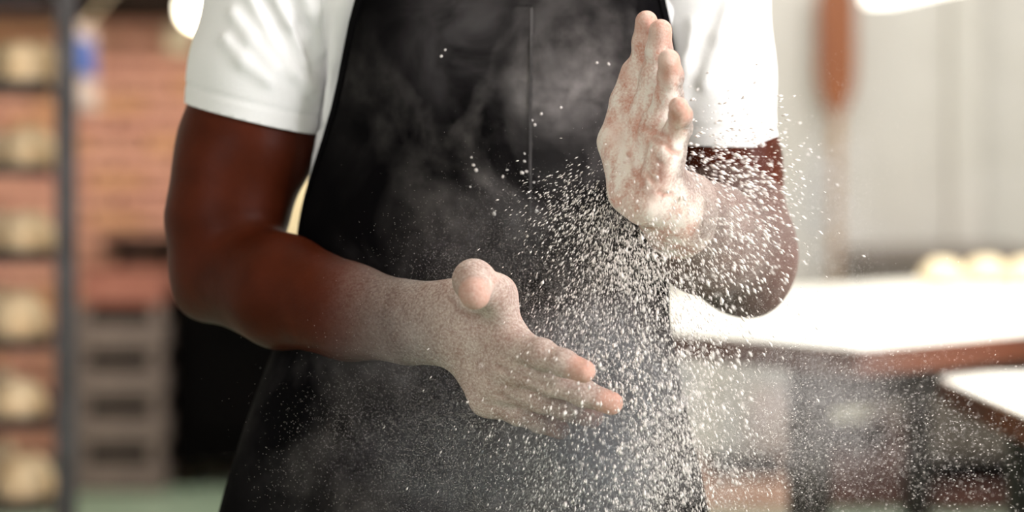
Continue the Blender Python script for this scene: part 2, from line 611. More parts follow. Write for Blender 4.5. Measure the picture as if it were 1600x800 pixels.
# brickwork: single bricks, proud of the mortar, on the left of the back wall
bw, bh, gap = 0.215, 0.066, 0.010
brick_me = []
for v in range(6):
    b_ = B()
    box(b_, (0, 0, 0), (bw, 0.07, bh), 0.006)
    for q in b_.verts:
        q.co += Vector((random.uniform(-1, 1) * 0.003, random.uniform(-1, 1) * 0.004, random.uniform(-1, 1) * 0.002))
    me = bpy.data.meshes.new('brick')
    b_.to_mesh(me); b_.free()
    me.materials.append(M['brick'][v % 4])
    brick_me.append(me)
row = 0
z = 0.05
while z < 2.0:
    x = -2.93 + (0.1125 if row % 2 else 0)
    while x < -0.45:
        o = bpy.data.objects.new('brick', random.choice(brick_me))
        COL.objects.link(o)
        o.parent = wall_back
        o.location = (x, Y1 - 0.005 + random.uniform(-0.004, 0.004), z)
        x += bw + gap
    z += bh + gap
    row += 1
bm = B(); box(bm, (-1.62, Y1 - 0.22, 1.93), (2.7, 0.30, 0.34), 0.01); tr = structure('trim_1', bm, M['dark_timber'])

# ================================================================== LEFT: rack, crates, oven


def copy_tree(o, parent=None):
    c = o.copy()
    COL.objects.link(c)
    if parent is not None:
        c.parent = parent
    for ch in list(o.children):
        copy_tree(ch, c)
    return c


rack_y = 4.6
rr = math.radians(12.7)
rack = empty('bread_rack', (px(103, 0, rack_y)[0], rack_y, 0), rr)
tag(rack, 'tall dark steel rack trolley holding trays of bread by the brick wall', 'rack')
RW, RD, RH = 0.62, 0.62, 1.95
for x in (0, -RW):
    for y in (0, RD):
        bm = B(); box(bm, (x, y, RH / 2 + 0.10), (0.050, 0.040, RH - 0.10), 0.004)
        post = obj('post', bm, M['rack_steel'], rack)
for y in (0, RD):
    bm = B(); box(bm, (-RW / 2, y, RH + 0.02), (RW, 0.03, 0.03), 0.004); obj('top_rail', bm, M['rack_steel'], rack)
    bm = B(); box(bm, (-RW / 2, y, 0.16), (RW, 0.03, 0.03), 0.004); obj('bottom_rail', bm, M['rack_steel'], rack)
for x in (0, -RW):
    for y in (0, RD):
        bm = B()
        cyl(bm, (x - 0.014, y, 0.05), (x + 0.014, y, 0.05), 0.05, n=20)
        box(bm, (x, y, 0.105), (0.045, 0.045, 0.02))
        obj('caster', bm, M['leg_metal'], rack)
tray_rows = [(-2, ), (128, ), (262, ), (395, ), (533, ), (655, ), (787, )]
tray_z = [CAMZ - (r[0] - HZ) / F * (rack_y + 0.02) for r in tray_rows]
ordinal = ['topmost', 'second from top', 'third from top', 'fourth from top', 'fifth from top', 'sixth from top', 'seventh from top']
for z in tray_z:
    for x in (-0.022, -RW + 0.022):
        bm = B()
        box(bm, (x, RD / 2, z - 0.022), (0.022, RD, 0.004))
        box(bm, (x + math.copysign(0.011, -1 if x < -0.3 else 1), RD / 2, z - 0.010), (0.004, RD, 0.028))
        obj('runner', bm, M['rack_steel'], rack)


def make_tray():
    bm = B()
    box(bm, (0, 0, 0.002), (0.545, 0.58, 0.004))
    for sx in (-1, 1):
        box(bm, (sx * 0.2705, 0, 0.013), (0.004, 0.58, 0.022))
    for sy in (-1, 1):
        box(bm, (0, sy * 0.288, 0.013), (0.545, 0.004, 0.022))
    return obj('baking_tray', bm, M['tray_steel'])


def rackpos(x, y, z):
    c, s = math.cos(rr), math.sin(rr)
    return (rack.location.x + c * x - s * y, rack.location.y + s * x + c * y, z)


tray0 = make_tray()
for i, z in enumerate(tray_z):
    t = tray0 if i == 0 else tray0.copy()
    if i: COL.objects.link(t)
    t.location = rackpos(-RW / 2, RD / 2, z - 0.0195)
    t.rotation_euler = (0, 0, rr)
    tag(t, 'dark baking tray in the steel rack, %s of the trays' % ordinal[i], 'tray', 'baking trays in the rack')


def loaf_mesh(seed, rx, ry, h, flat=False):
    bm = B()
    bmesh.ops.create_uvsphere(bm, u_segments=32, v_segments=18, radius=1)
    r_ = random.Random(seed)
    ph = r_.random() * 6
    for v in bm.verts:
        a = math.atan2(v.co.y, v.co.x)
        k = 1 + 0.03 * math.sin(3 * a + ph) + 0.02 * math.sin(5 * a + 2 * ph)
        z = v.co.z
        zz = z if z > 0 else z * 0.35
        if flat:
            e = 0.45
            v.co.x = math.copysign(abs(v.co.x) ** e, v.co.x); v.co.y = math.copysign(abs(v.co.y) ** e, v.co.y)
            zz = math.copysign(abs(z) ** 0.5, z) if z > 0 else -0.12 * (abs(z) ** 0.5)
        # a scored cross on the crust
        sc_ = min(abs(v.co.x), abs(v.co.y))
        cut = 0.07 * math.exp(-(sc_ / 0.09) ** 2) if z > 0.3 and not flat else 0
        v.co = Vector((v.co.x * rx * k, v.co.y * ry * k, (zz - cut) * h + (0.35 * h if not flat else 0.12 * h)))
    return bm


lh = [(92, 50), (88, 118), (85, 182), (90, 255)]
loaf_specs = [  # tray, centre px, height px, flat
    (1, 38, 72, True), (2, 48, 76, False), (3, 46, 74, False), (4, 32, 86, False), (5, 30, 68, False), (6, 42, 84, False)]
for (ti, cx, hp, flat) in loaf_specs:
    s_ = (rack_y + 0.12) / F
    hgt = hp * s_
    rx = (0.5 * 92) * s_ * (1.1 if flat else 1.0)
    nm = 'bread_loaf'
    bm = loaf_mesh(ti, rx, rx * 1.05, hgt / (1.12 if flat else 1.35), flat)
    z = tray_z[ti] - 0.015
    yy = 0.115
    wx = px(cx, 0, rack_y + 0.12)[0]
    lx = (wx - rack.location.x)
    o = obj(nm, bm, M['crust'], None, (wx, rack_y + 0.10, z + 0.001), random.uniform(0, 1), True)
    tag(o, ('flat-topped square pale loaf on the tray %s in the rack' if flat else 'round floured loaf on the tray %s in the rack') % ordinal[ti], 'bread', 'loaves on the rack trays')
    # a second loaf further in on the same tray
    if not flat:
        bm = loaf_mesh(ti + 20, rx * 0.95, rx * 0.98, hgt / 1.45, False)
        o = obj(nm, bm, M['crust'], None, rackpos(-0.17, 0.44, z + 0.001), random.uniform(0, 1), True)
        tag(o, 'round loaf behind the front loaf on the tray %s in the rack' % ordinal[ti], 'bread', 'loaves on the rack trays')

# printed bag hanging on the brick wall beside the rack
bag = empty('hanging_bag', (-1.515, 6.98, 1.29))
tag(bag, 'pale bag with a blue printed patch hanging beside the rack', 'bag')


def wavy(x0, x1, z0, z1, y, th, n=14, amp=0.012, taper=0.8):
    bm = B()
    g = {}
    for s_ in (0, 1):
        for i in range(n + 1):
            for j in range(n + 1):
                u, v = i / n, j / n
                tp = 1 - (1 - taper) * v
                x = (x0 + x1) / 2 + (u - 0.5) * (x1 - x0) * tp
                bul = math.sin(math.pi * u) * math.sin(math.pi * min(1, v * 1.1))
                yy = y + (th * 0.5 * bul + 0.002) * (1 if s_ else -1) + amp * math.sin(9 * u + 3 * v) * (1 - v * 0.4) * 0.5
                g[s_, i, j] = bm.verts.new((x, yy, z0 + (z1 - z0) * v + 0.008 * math.sin(5 * u)))
    for s_ in (0, 1):
        for i in range(n):
            for j in range(n):
                bm.faces.new((g[s_, i, j], g[s_, i + 1, j], g[s_, i + 1, j + 1], g[s_, i, j + 1]))
    for i in range(n):
        for a, b_ in (((i, 0), (i + 1, 0)), ((i, n), (i + 1, n)), ((0, i), (0, i + 1)), ((n, i), (n, i + 1))):
            bm.faces.new((g[0, a[0], a[1]], g[0, b_[0], b_[1]], g[1, b_[0], b_[1]], g[1, a[0], a[1]]))
    return bm


obj('bag_body', wavy(-0.065, 0.065, 0.08, 0.38, 0, 0.06), M['bag'], bag, smooth=True)
obj('printed_patch', wavy(-0.02, 0.068, 0.20, 0.33, -0.045, 0.015), M['bag_blue'], bag, smooth=True)
bm = B()
cyl(bm, (0, 0, 0.36), (0, 0.6, 0.56), 0.006, n=10); cyl(bm, (0, 0.6, 0.56), (0, 0.72, 0.56), 0.008, n=10)
obj('strap', bm, M['lamp_metal'], bag)


# stack of slatted grey crates
def make_crate(name, W, D, H, mat, nsl=2):
    root = empty(name, (0, 0, 0))
    bm = B(); box(bm, (0, 0, 0.008), (W - 0.01, D - 0.01, 0.016), 0.003); obj('base', bm, mat, root)
    for sx in (-1, 1):
        for sy in (-1, 1):
            bm = B(); box(bm, (sx * (W / 2 - 0.022), sy * (D / 2 - 0.022), H / 2), (0.044, 0.044, H - 0.002), 0.005); obj('corner_post', bm, mat, root)
    bm = B(); box(bm, (0, 0, H * 0.45 + 0.012), (W - 0.03, D - 0.03, H * 0.9 - 0.02), 0.004); obj('gap_shade_filler', bm, M['oven'], root)  # black filler box: shade between the slats put into its colour
    sh = (H * 0.66) / nsl
    for k in range(nsl):
        zc = 0.004 + sh * (k + 0.5)
        for sy in (-1, 1):
            bm = B(); box(bm, (0, sy * (D / 2 + 0.004), zc), (W - 0.01, 0.012, sh - 0.008), 0.003); obj('slat', bm, mat, root)
        for sx in (-1, 1):
            bm = B(); box(bm, (sx * (W / 2 + 0.004), 0, zc), (0.012, D - 0.01, sh - 0.008), 0.003); obj('slat', bm, mat, root)
    return root


cr_y = 7.15
c0 = px(182, 0, cr_y)[0]
crate0 = make_crate('slatted_crate', 0.315, 0.34, 0.168, M['crate'])
names = ['lowest', 'second lowest', 'second highest', 'topmost']
for i in range(4):
    c = crate0 if i == 0 else copy_tree(crate0)
    c.location = (c0 + 0.004 * (i % 2), cr_y + 0.2, i * 0.169)
    tag(c, 'grey-brown slatted crate, %s of the stack beside the black oven' % names[i], 'crate', 'stacked slatted crates')
car = empty('carton', (c0 + 0.01, cr_y + 0.2, 4 * 0.169 + 0.001))
tag(car, 'reddish brown carton on top of the slatted crate stack', 'box')
bm = B(); box(bm, (0, 0, 0.055), (0.30, 0.30, 0.11), 0.004); obj('body', bm, M['carton'], car)
for sx in (-1, 1):
    bm = B(); box(bm, (sx * 0.075, 0, 0.113), (0.147, 0.296, 0.004), 0.001); obj('flap', bm, M['carton'], car)

# wall shelf, dark
sh = empty('wall_shelf', (px(222, 0, 7.8)[0], 7.83, 0.835))
tag(sh, 'short dark wooden shelf fixed to the brick wall above the carton', 'shelf')
bm = B(); box(bm, (0, 0, 0.04), (0.28, 0.26, 0.05), 0.004); obj('board', bm, M['dark_timber'], sh)
for sx in (-1, 1):
    bm = B(); box(bm, (sx * 0.10, 0.05, -0.025), (0.02, 0.16, 0.08), 0.003); obj('bracket', bm, M['dark_timber'], sh)

# black oven
ov = empty('black_oven', (-0.80, 7.55, 0))
tag(ov, 'low wide black oven standing on feet against the brick wall', 'oven')
bm = B(); box(bm, (0, 0, 0.42), (0.86, 0.62, 0.66), 0.01); obj('body', bm, M['oven'], ov)
bm = B(); box(bm, (0, -0.322, 0.44), (0.72, 0.025, 0.46), 0.006); dr = obj('oven_door', bm, M['oven_door'], ov)
bm = B(); cyl(bm, (-0.28, -0.37, 0.61), (0.28, -0.37, 0.61), 0.011, n=14)
for sx in (-0.25, 0.25): cyl(bm, (sx, -0.33, 0.61), (sx, -0.37, 0.61), 0.008, n=10)
obj('handle', bm, M['oven'], dr)
for sx in (-0.38, 0.38):
    for sy in (-0.25, 0.25):
        bm = B(); cyl(bm, (sx, sy, 0), (sx, sy, 0.10), 0.025, 0.03, n=14); obj('foot', bm, M['oven'], ov)


def sack(name, W, D, H, mat, seed):
    root = empty(name, (0, 0, 0))
    bm = B()
    n, m = 28, 16
    r_ = random.Random(seed)
    rings = []
    for j in range(m + 1):
        v = j / m
        zz = H * 0.9 * v
        pin = 1.0 - 0.55 * max(0, (v - 0.72) / 0.28) ** 1.5
        bul = 0.86 + 0.14 * math.sin(math.pi * min(1, v * 1.2))
        ring = []
        for i in range(n):
            a = 2 * math.pi * i / n
            ca, sa = math.cos(a), math.sin(a)
            ex = math.copysign(abs(ca) ** 0.6, ca) * W / 2 * bul
            ey = math.copysign(abs(sa) ** 0.6, sa) * D / 2 * bul * pin
            wv_ = 1 + 0.03 * math.sin(4 * a + 6 * v + seed)
            ring.append(bm.verts.new((ex * wv_, ey * wv_, zz)))
        rings.append(ring)
    for a, b_ in zip(rings, rings[1:]):
        for i in range(n):
            bm.faces.new((a[i], a[(i + 1) % n], b_[(i + 1) % n], b_[i]))
    bm.faces.new(rings[0][::-1]); bm.faces.new(rings[-1])
    obj('sack_body', bm, mat, root, smooth=True)
    bm = B(); box(bm, (0, 0, H * 0.93), (W * 0.84, D * 0.12, H * 0.10), 0.01); obj('folded_top', bm, mat, root)
    return root


sk = sack('flour_sack', 0.30, 0.20, 0.46, M['sacking'], 3)
sk.location = (-0.85, 7.50, 0.751)
tag(sk, 'pale paper flour sack standing on top of the black oven', 'sack')

# wall lamp, warm
gl = px(312, 14, 7.0)
lamp = empty('hanging_lamp', (gl[0], gl[1], gl[2]))
tag(lamp, 'glowing round lamp hanging below the dark beam near the brick wall', 'lamp')
bm = B(); bmesh.ops.create_uvsphere(bm, u_segments=24, v_segments=16, radius=0.068); obj('lamp_globe', bm, M['lamp_glass'], lamp, smooth=True)
bm = B(); lathe(bm, [(0.02, 0.13), (0.035, 0.12), (0.05, 0.07), (0.052, 0.05), (0.02, 0.05)], 20); obj('collar', bm, M['lamp_metal'], lamp, smooth=False)
bm = B(); cyl(bm, (0, 0, 0.12), (0, 0, ZC - gl[2]), 0.006, n=10); obj('cord', bm, M['oven'], lamp)
pl = bpy.data.lights.new('lamp_glow', 'POINT')
pl.energy, pl.color, pl.shadow_soft_size = 9, (1.0, 0.78, 0.5), 0.08
po = bpy.data.objects.new('lamp_glow', pl); COL.objects.link(po)
po.location = (gl[0], gl[1] - 0.12, gl[2] - 0.06)
# cream enamel shade next to it
sp = px(238, 44, 7.3)
bx = empty('junction_box', (sp[0], sp[1] + 0.62, sp[2]))
tag(bx, 'small cream box mounted on the brick wall left of the glowing lamp', 'electrical box')
bm = B(); box(bm, (0, 0.0, 0), (0.10, 0.09, 0.12), 0.008); obj('housing', bm, M['lamp_metal'], bx)
bm = B(); box(bm, (0, -0.047, 0), (0.085, 0.008, 0.105), 0.003); obj('cover', bm, M['lamp_metal'], bx)

# ================================================================== RIGHT: tables and what stands behind
D1 = np.array((-0.65, 0.76)) / math.hypot(0.65, 0.76)
D2 = np.array((D1[1], -D1[0]))          # along the front right edge
ang = math.atan2(D2[1], D2[0])


def make_table(name, W, L, H, th, label, legs, corner_r=0.02):
    """corner at the origin, length L along +x, width W along +y"""
    root = empty(name, (0, 0, 0))
    def rounded(x0, y0, x1, y1, r):
        pts = []
        for cx, cy, a0 in ((x1 - r, y0 + r, -90), (x1 - r, y1 - r, 0), (x0 + r, y1 - r, 90), (x0 + r, y0 + r, 180)):
            for k in range(7):
                a = math.radians(a0 + 15 * k)
                pts.append((cx + r * math.cos(a), cy + r * math.sin(a)))
        return pts
    bm = B(); prism(bm, rounded(0, 0, L, W, corner_r), H - th, H - 0.004); obj('edge_board', bm, M['edge_wood'], root)
    bm = B(); prism(bm, rounded(0.003, 0.003, L - 0.003, W - 0.003, corner_r), H - 0.004, H); obj('top_surface', bm, M['tabletop'], root)
    for x, y in legs:
        bm = B(); box(bm, (x, y, (H - th) / 2), (0.055, 0.055, H - th), 0.005); obj('leg', bm, M['leg_metal'], root)
    y0, y1 = min(p[1] for p in legs), max(p[1] for p in legs)
    x0, x1 = min(p[0] for p in legs), max(p[0] for p in legs)
    for y in (y0, y1):
        bm = B(); box(bm, ((x0 + x1) / 2, y, H - th - 0.035), (x1 - x0, 0.03, 0.07), 0.003); obj('rail', bm, M['leg_metal'], root)
    for x in (x0, x1):
        bm = B(); box(bm, (x, (y0 + y1) / 2, 0.22), (0.03, y1 - y0, 0.05), 0.003); obj('stretcher', bm, M['leg_metal'], root)
    tag(root, label, 'table')
    return root


t1 = make_table('work_table', 1.1, 2.75, 0.90, 0.045, 'large white-topped work table with a brown wooden edge',
                [(0.05, 0.15), (0.05, 0.98), (1.4, 0.15), (1.4, 0.98), (2.68, 0.15), (2.68, 0.98)])
t1.location = (0.552, 3.154, 0)
t1.rotation_euler = (0, 0, ang)
t2 = make_table('pastry_table', 1.0, 0.95, 0.84, 0.04, 'smaller lower white-topped table with round corners beside the large work table',
                [(0.14, 0.12), (0.14, 0.88), (0.86, 0.12), (0.86, 0.88)], 0.10)
t2.location = (0.735, 2.38, 0)
t2.rotation_euler = (0, 0, math.radians(2))


def table_pt(u, v):
    return t1.location.x + D1[0] * u + D2[0] * v, t1.location.y + D1[1] * u + D2[1] * v


for i, (cx_, Y_, r_, lb) in enumerate(((1472, 4.72, 0.055, 'left end'), (1540, 4.80, 0.058, 'middle'), (1602, 4.74, 0.052, 'right end'))):
    o = obj('dough_ball', loaf_mesh(50 + i, r_, r_, 0.05), M['dough'], None, (px(cx_, 0, Y_)[0], Y_, 0.901), 0.3 * i, True)
    tag(o, 'pale dough ball at the %s of three on the large work table' % lb, 'dough', 'dough balls on the work table')

# low counter along the wall
ct = empty('grey_counter', (1.62, 7.56, 0))
tag(ct, 'low grey counter standing against the cream wall behind the tables', 'counter')
bm = B(); box(bm, (0, 0, 0.42), (0.62, 0.50, 0.80), 0.006); obj('carcass', bm, M['counter'], ct)
bm = B(); box(bm, (0, -0.01, 0.845), (0.66, 0.54, 0.045), 0.006); obj('counter_top', bm, M['counter_top'], ct)
for sx in (-0.155, 0.155):
    bm = B(); box(bm, (sx, -0.257, 0.44), (0.295, 0.014, 0.68), 0.004); d_ = obj('cabinet_door', bm, M['counter'], ct)
    bm = B(); box(bm, (sx - math.copysign(0.11, sx), -0.275, 0.55), (0.012, 0.022, 0.12), 0.003); obj('handle', bm, M['steel'], d_)

# bread peel standing upright
pe = px(1312, 158, 7.7)
peel = empty('bread_peel', (pe[0] - 0.0, 7.78, 0))
tag(peel, 'long wooden bread peel standing upright against the cream wall, blade at top', 'peel')
zb = pe[2]
bm = B()
pts = [(-0.016, zb - 0.06), (0.016, zb - 0.06), (0.060, zb + 0.02), (0.075, zb + 0.10), (0.075, zb + 0.40), (0.05, zb + 0.47), (0, zb + 0.50), (-0.05, zb + 0.47), (-0.075, zb + 0.40), (-0.075, zb + 0.10), (-0.060, zb + 0.02)]
lo = [bm.verts.new((p[0], -0.010, p[1])) for p in pts]
hi = [bm.verts.new((p[0], 0.010, p[1])) for p in pts]
for i in range(len(pts)):
    j = (i + 1) % len(pts)
    bm.faces.new((lo[i], lo[j], hi[j], hi[i]))
bm.faces.new(lo); bm.faces.new(hi[::-1])
obj('blade', bm, M['peel'], peel)
bm = B(); cyl(bm, (0, 0, 0.0), (0, 0, zb - 0.055), 0.020, n=14); obj('pole', bm, M['peel_pole'], peel)

# strip light on the ceiling side, coming towards the camera on the right
a_, b_ = px(1372, 0, 6.6), px(1490, -26, 5.7)
dv = Vector(b_ - a_)
stl = empty('strip_light', tuple((a_ + b_) / 2))
tag(stl, 'bright strip light hanging on wires in front of the cream wall', 'lamp')
q_ = dv.to_track_quat('X', 'Z').to_matrix()
bm = B(); box(bm, (0, 0, 0.012), (dv.length, 0.10, 0.05), 0.012, q_); obj('diffuser', bm, M['tube_glass'], stl)
bm = B(); box(bm, (0, 0, 0.052), (dv.length, 0.12, 0.03), 0.004, q_); obj('housing', bm, M['frame'], stl)
for k in (-0.4, 0.4):
    p_ = dv * k
    bm = B(); cyl(bm, (p_.x, p_.y, p_.z + 0.06), (p_.x, p_.y, ZC - stl.location.z), 0.003, n=8); obj('wire', bm, M['oven'], stl)

# bucket, sack and crates on the floor behind the tables
bk = empty('bucket', (px(1312, 0, 7.0)[0], 7.0, 0.26))
bk.location.z = 0.302
bk.scale = (1.12, 1.12, 1.15)
tag(bk, 'cream plastic bucket standing on a dark crate under the work table', 'bucket')
bm = B(); lathe(bm, [(0.085, 0.0), (0.098, 0.20), (0.104, 0.205), (0.104, 0.215), (0.095, 0.215), (0.082, 0.012)], 28); obj('pail', bm, M['bucket'], bk)
bm = B()
for k in range(12):
    a0, a1 = math.pi * k / 12, math.pi * (k + 1) / 12
    cyl(bm, (0.104 * math.cos(a0), -0.05 * math.sin(a0) - 0.07 * math.sin(a0), 0.20 - 0.06 * math.sin(a0)), (0.104 * math.cos(a1), -0.12 * math.sin(a1), 0.20 - 0.06 * math.sin(a1)), 0.003, n=6)
obj('handle', bm, M['steel'], bk)
c_ = make_crate('dark_crate', 0.34, 0.34, 0.300, M['dark_crate'], 3)
c_.location = (bk.location.x + 0.02, 7.0, 0)
tag(c_, 'dark red slatted crate under the cream bucket', 'crate')
c_ = make_crate('dark_crate', 0.44, 0.36, 0.15, M['dark_crate'], 2)
c_.location = (px(1520, 0, 6.95)[0], 6.95, 0)
tag(c_, 'wide low dark red crate on the green floor in front of the grey counter', 'crate')
c_ = make_crate('pink_crate', 0.37, 0.36, 0.17, M['pink_crate'], 2)
c_.location = (px(1160, 0, 6.9)[0], 6.98, 0)
tag(c_, 'pale pink slatted crate on the green floor beside the dark crate', 'crate')
s2 = sack('flour_sack', 0.24, 0.2, 0.34, M['bag'], 5)
s2.location = (px(1212, 0, 7.55)[0], 7.55, 0)
tag(s2, 'whitish paper sack on the floor behind the pale pink crate', 'sack')

# unseen ceiling fixtures, put in to carry the overhead lights
for (x, y, sx, sy) in ((1.5, 4.2, 2.4, 1.6), (1.4, 6.5, 2.0, 0.5), (0.55, 2.75, 1.2, 0.5), (-1.7, 5.6, 0.8, 0.5)):
    o = empty('unseen_ceiling_light', (x, y, ZC))
    tag(o, 'flat white ceiling light panel %s' % {1.5: 'above the large work table', 1.4: 'added to brighten the cream back wall', 0.55: 'added for rim light above the baker', -1.7: 'added to brighten the bricks near the bread rack'}[x], 'lamp')
    bm = B(); box(bm, (0, 0, -0.02), (sx + 0.06, sy + 0.06, 0.038), 0.006); obj('housing', bm, M['frame'], o)

# ================================================================== THE BAKER
root_loc = np.array((-0.03, 2.13, 0.0))
person = empty('person', tuple(root_loc))
tag(person, 'baker in white T-shirt and black apron clapping flour off both hands', 'person')


def local(V):
    return V - root_loc


# joints -------------------------------------------------------------
R_sh = np.array((-0.228, 2.14, 1.392)); L_sh = np.array((0.200, 2.14, 1.392))
Rw = px(697, 505, 1.905)
Lw = px(1050, 322, 1.885)


def finger(mcp, tip, bow, r0, r3, frac=(0.46, 0.75), kk=0.004):
    mcp, tip, bow = np.array(mcp), np.array(tip), np.array(bow)
    p1 = mcp + (tip - mcp) * frac[0] + bow
    p2 = mcp + (tip - mcp) * frac[1] + bow * 0.75
    r1, r2 = r0 * 0.93, r0 * 0.82
    return [cone(mcp, p1, r0, r1, kk), cone(p1, p1, r1 * 1.06, r1 * 1.06, kk), cone(p1, p2, r1 * 0.97, r2, kk), cone(p2, p2, r2 * 1.05, r2 * 1.05, kk), cone(p2, tip, r2 * 0.98, r3, kk)], (mcp, p1, p2, tip)


groups = []      # (prims, k)
fing = []        # joints, for colouring
# --- right hand (palm turned away from the lens, towards the left hand)
NR = np.array((0.46, 0.87, 0.05)); NR /= np.linalg.norm(NR)
r_mcp = dict(i=px(800, 535, 1.858), m=px(792, 570, 1.862), r=px(778, 600, 1.872), p=px(760, 624, 1.884))
r_tip = dict(i=px(912, 580, 1.808), m=px(955, 630, 1.836), r=px(926, 652, 1.868), p=px(876, 672, 1.890))
rad = dict(i=(0.0146, 0.0108), m=(0.0148, 0.0110), r=(0.0140, 0.0104), p=(0.0124, 0.0092))
for k in 'imrp':
    bow = -NR * 0.006 + np.array((0.0, 0, 0.002))
    pr, jt = finger(r_mcp[k], r_tip[k], bow, rad[k][0], rad[k][1])
    groups.append((pr, 0.004)); fing.append(('R', jt))
palmR = []
for k, off in zip('imrp', (0.022, 0.007, -0.008, -0.022)):
    base = Rw + np.array((0.012, -0.010, off))
    palmR.append(cone(base, r_mcp[k], 0.0185, rad[k][0] * 1.12, 0.012))
palmR.append(cone(Rw + np.array((0.03, -0.008, -0.020)), r_mcp['p'] + NR * 0.008, 0.016, 0.012, 0.012))
# thenar and thumb: rises above the hand and comes towards the lens
th0 = px(728, 498, 1.890); th1 = px(774, 462, 1.862); th2 = px(740, 438, 1.832); th3 = px(742, 460, 1.800)
palmR.append(cone(th0, r_mcp['i'] + np.array((-0.008, 0.004, 0.0)), 0.019, 0.013, 0.012))
groups.append((palmR, 0.014))
groups.append(([cone(th0, th1, 0.0200, 0.0180, 0.008), cone(th1, px(796, 512, 1.860), 0.0170, 0.0135, 0.014), cone(th1, th2, 0.0180, 0.0188, 0.006), cone(th2, th3, 0.0186, 0.0140, 0.006)], 0.008))
fing.append(('RT', (th0, th1, th2, th3)))
# --- left hand (raised, floured palm turned to the other hand)
NL = np.array((-0.66, -0.75, 0.0)); NL /= np.linalg.norm(NL)
l_mcp = dict(i=px(987, 178, 1.905), m=px(1006, 192, 1.888), r=px(1026, 208, 1.868), p=px(1043, 236, 1.848))
l_tip = dict(i=px(1010, 34, 1.886), m=px(1032, 48, 1.864), r=px(1045, 94, 1.834), p=px(1060, 167, 1.806))
for k in 'imrp':
    bow = -NL * (0.006 if k in 'im' else 0.010) + np.array((0, 0, 0.003))
    pr, jt = finger(l_mcp[k], l_tip[k], bow, rad[k][0], rad[k][1])
    groups.append((pr, 0.004)); fing.append(('L', jt))
palmL = []
for k, off in zip('imrp', (np.array((-0.020, 0.014, 0.004)), np.array((-0.008, 0.005, 0.002)), np.array((0.004, -0.005, 0)), np.array((0.012, -0.014, 0)))):
    palmL.append(cone(px(1022, 300, 1.872) + off, l_mcp[k], 0.0175, rad[k][0] * 1.1, 0.012))
palmL.append(cone(px(1012, 314, 1.848), px(1040, 246, 1.840), 0.0175, 0.0145, 0.012))
lt0 = px(985, 300, 1.868); lt1 = px(963, 222, 1.890); lt2 = px(976, 158, 1.902); lt3 = px(986, 112, 1.906)
palmL.append(cone(lt0, lt1, 0.0195, 0.0175, 0.012))
palmL.append(cone(px(1004, 324, 1.856), lt0, 0.0165, 0.018, 0.012))
groups.append((palmL, 0.014))
groups.append(([cone(lt1, lt2, 0.0165, 0.0135, 0.005), cone(lt2, lt3, 0.0135, 0.0100, 0.005)], 0.007))
fing.append(('LT', (lt0, lt1, lt2, lt3)))

arms = [
    # right arm
    cone(R_sh + (0.015, 0, 0), px(404, 120, 2.13), 0.060, 0.058, 0.03), cone(px(404, 120, 2.13), px(380, 230, 2.12), 0.058, 0.064, 0.03),
    cone(px(380, 230, 2.12), px(352, 345, 2.11), 0.064, 0.057, 0.03),
    cone(px(354, 345, 2.11), px(350, 405, 2.105), 0.056, 0.052, 0.03),
    cone(px(322, 430, 2.125), px(322, 452, 2.12), 0.032, 0.031, 0.03),
    cone(px(322, 450, 2.118), px(440, 490, 2.040), 0.027, 0.032, 0.02),
    cone(px(352, 415, 2.10), px(440, 453, 2.035), 0.051, 0.0560, 0.018),
    cone(px(440, 453, 2.035), px(545, 487, 1.972), 0.0560, 0.0468, 0.012, (0.46, 0.87, 0), 0.9),
    cone(px(545, 487, 1.972), px(640, 504, 1.930), 0.0468, 0.0388, 0.012, (0.46, 0.87, 0), 0.82),
    cone(px(640, 504, 1.930), Rw, 0.0388, 0.0365, 0.012, (0.46, 0.87, 0), 0.75),
    cone(Rw, Rw + np.array((0.022, -0.016, -0.002)), 0.0360, 0.033, 0.02, (0.46, 0.87, 0), 0.70),
    # left arm
    cone(L_sh - (0.012, 0, 0), px(1102, 120, 2.13), 0.060, 0.057, 0.03), cone(px(1102, 120, 2.13), px(1127, 255, 2.12), 0.057, 0.058, 0.03),
    cone(px(1127, 255, 2.12), px(1154, 385, 2.11), 0.058, 0.053, 0.03),
    cone(px(1154, 385, 2.11), px(1162, 412, 2.10), 0.051, 0.047, 0.03),
    cone(px(1170, 440, 2.115), px(1176, 452, 2.11), 0.027, 0.023, 0.03),
    cone(px(1156, 402, 2.09), px(1105, 374, 1.985), 0.050, 0.051, 0.03),
    cone(px(1105, 372, 1.985), px(1066, 336, 1.915), 0.050, 0.038, 0.03),
    cone(px(1066, 336, 1.915), Lw, 0.038, 0.0325, 0.02, (-0.66, -0.75, 0), 0.85),
    cone(Lw, px(1030, 306, 1.872), 0.031, 0.029, 0.02, (-0.66, -0.75, 0), 0.8),
]
T0 = lambda z: np.interp(z, (0.82, 0.9, 1.0, 1.07, 1.16, 1.25, 1.37, 1.45), (-0.045, -0.04, -0.035, -0.03, -0.015, -0.003, 0, 0))
torso_tab = [(0.82, 0.205, 0.125), (0.90, 0.203, 0.125), (1.0, 0.190, 0.118), (1.07, 0.186, 0.116), (1.16, 0.195, 0.122), (1.25, 0.202, 0.128), (1.345, 0.19, 0.118)]


def torso(grow):
    return lambda z: (T0(z), np.interp(z, [t[0] for t in torso_tab], [t[1] for t in torso_tab]) + grow, np.interp(z, [t[0] for t in torso_tab], [t[2] for t in torso_tab]) + grow)


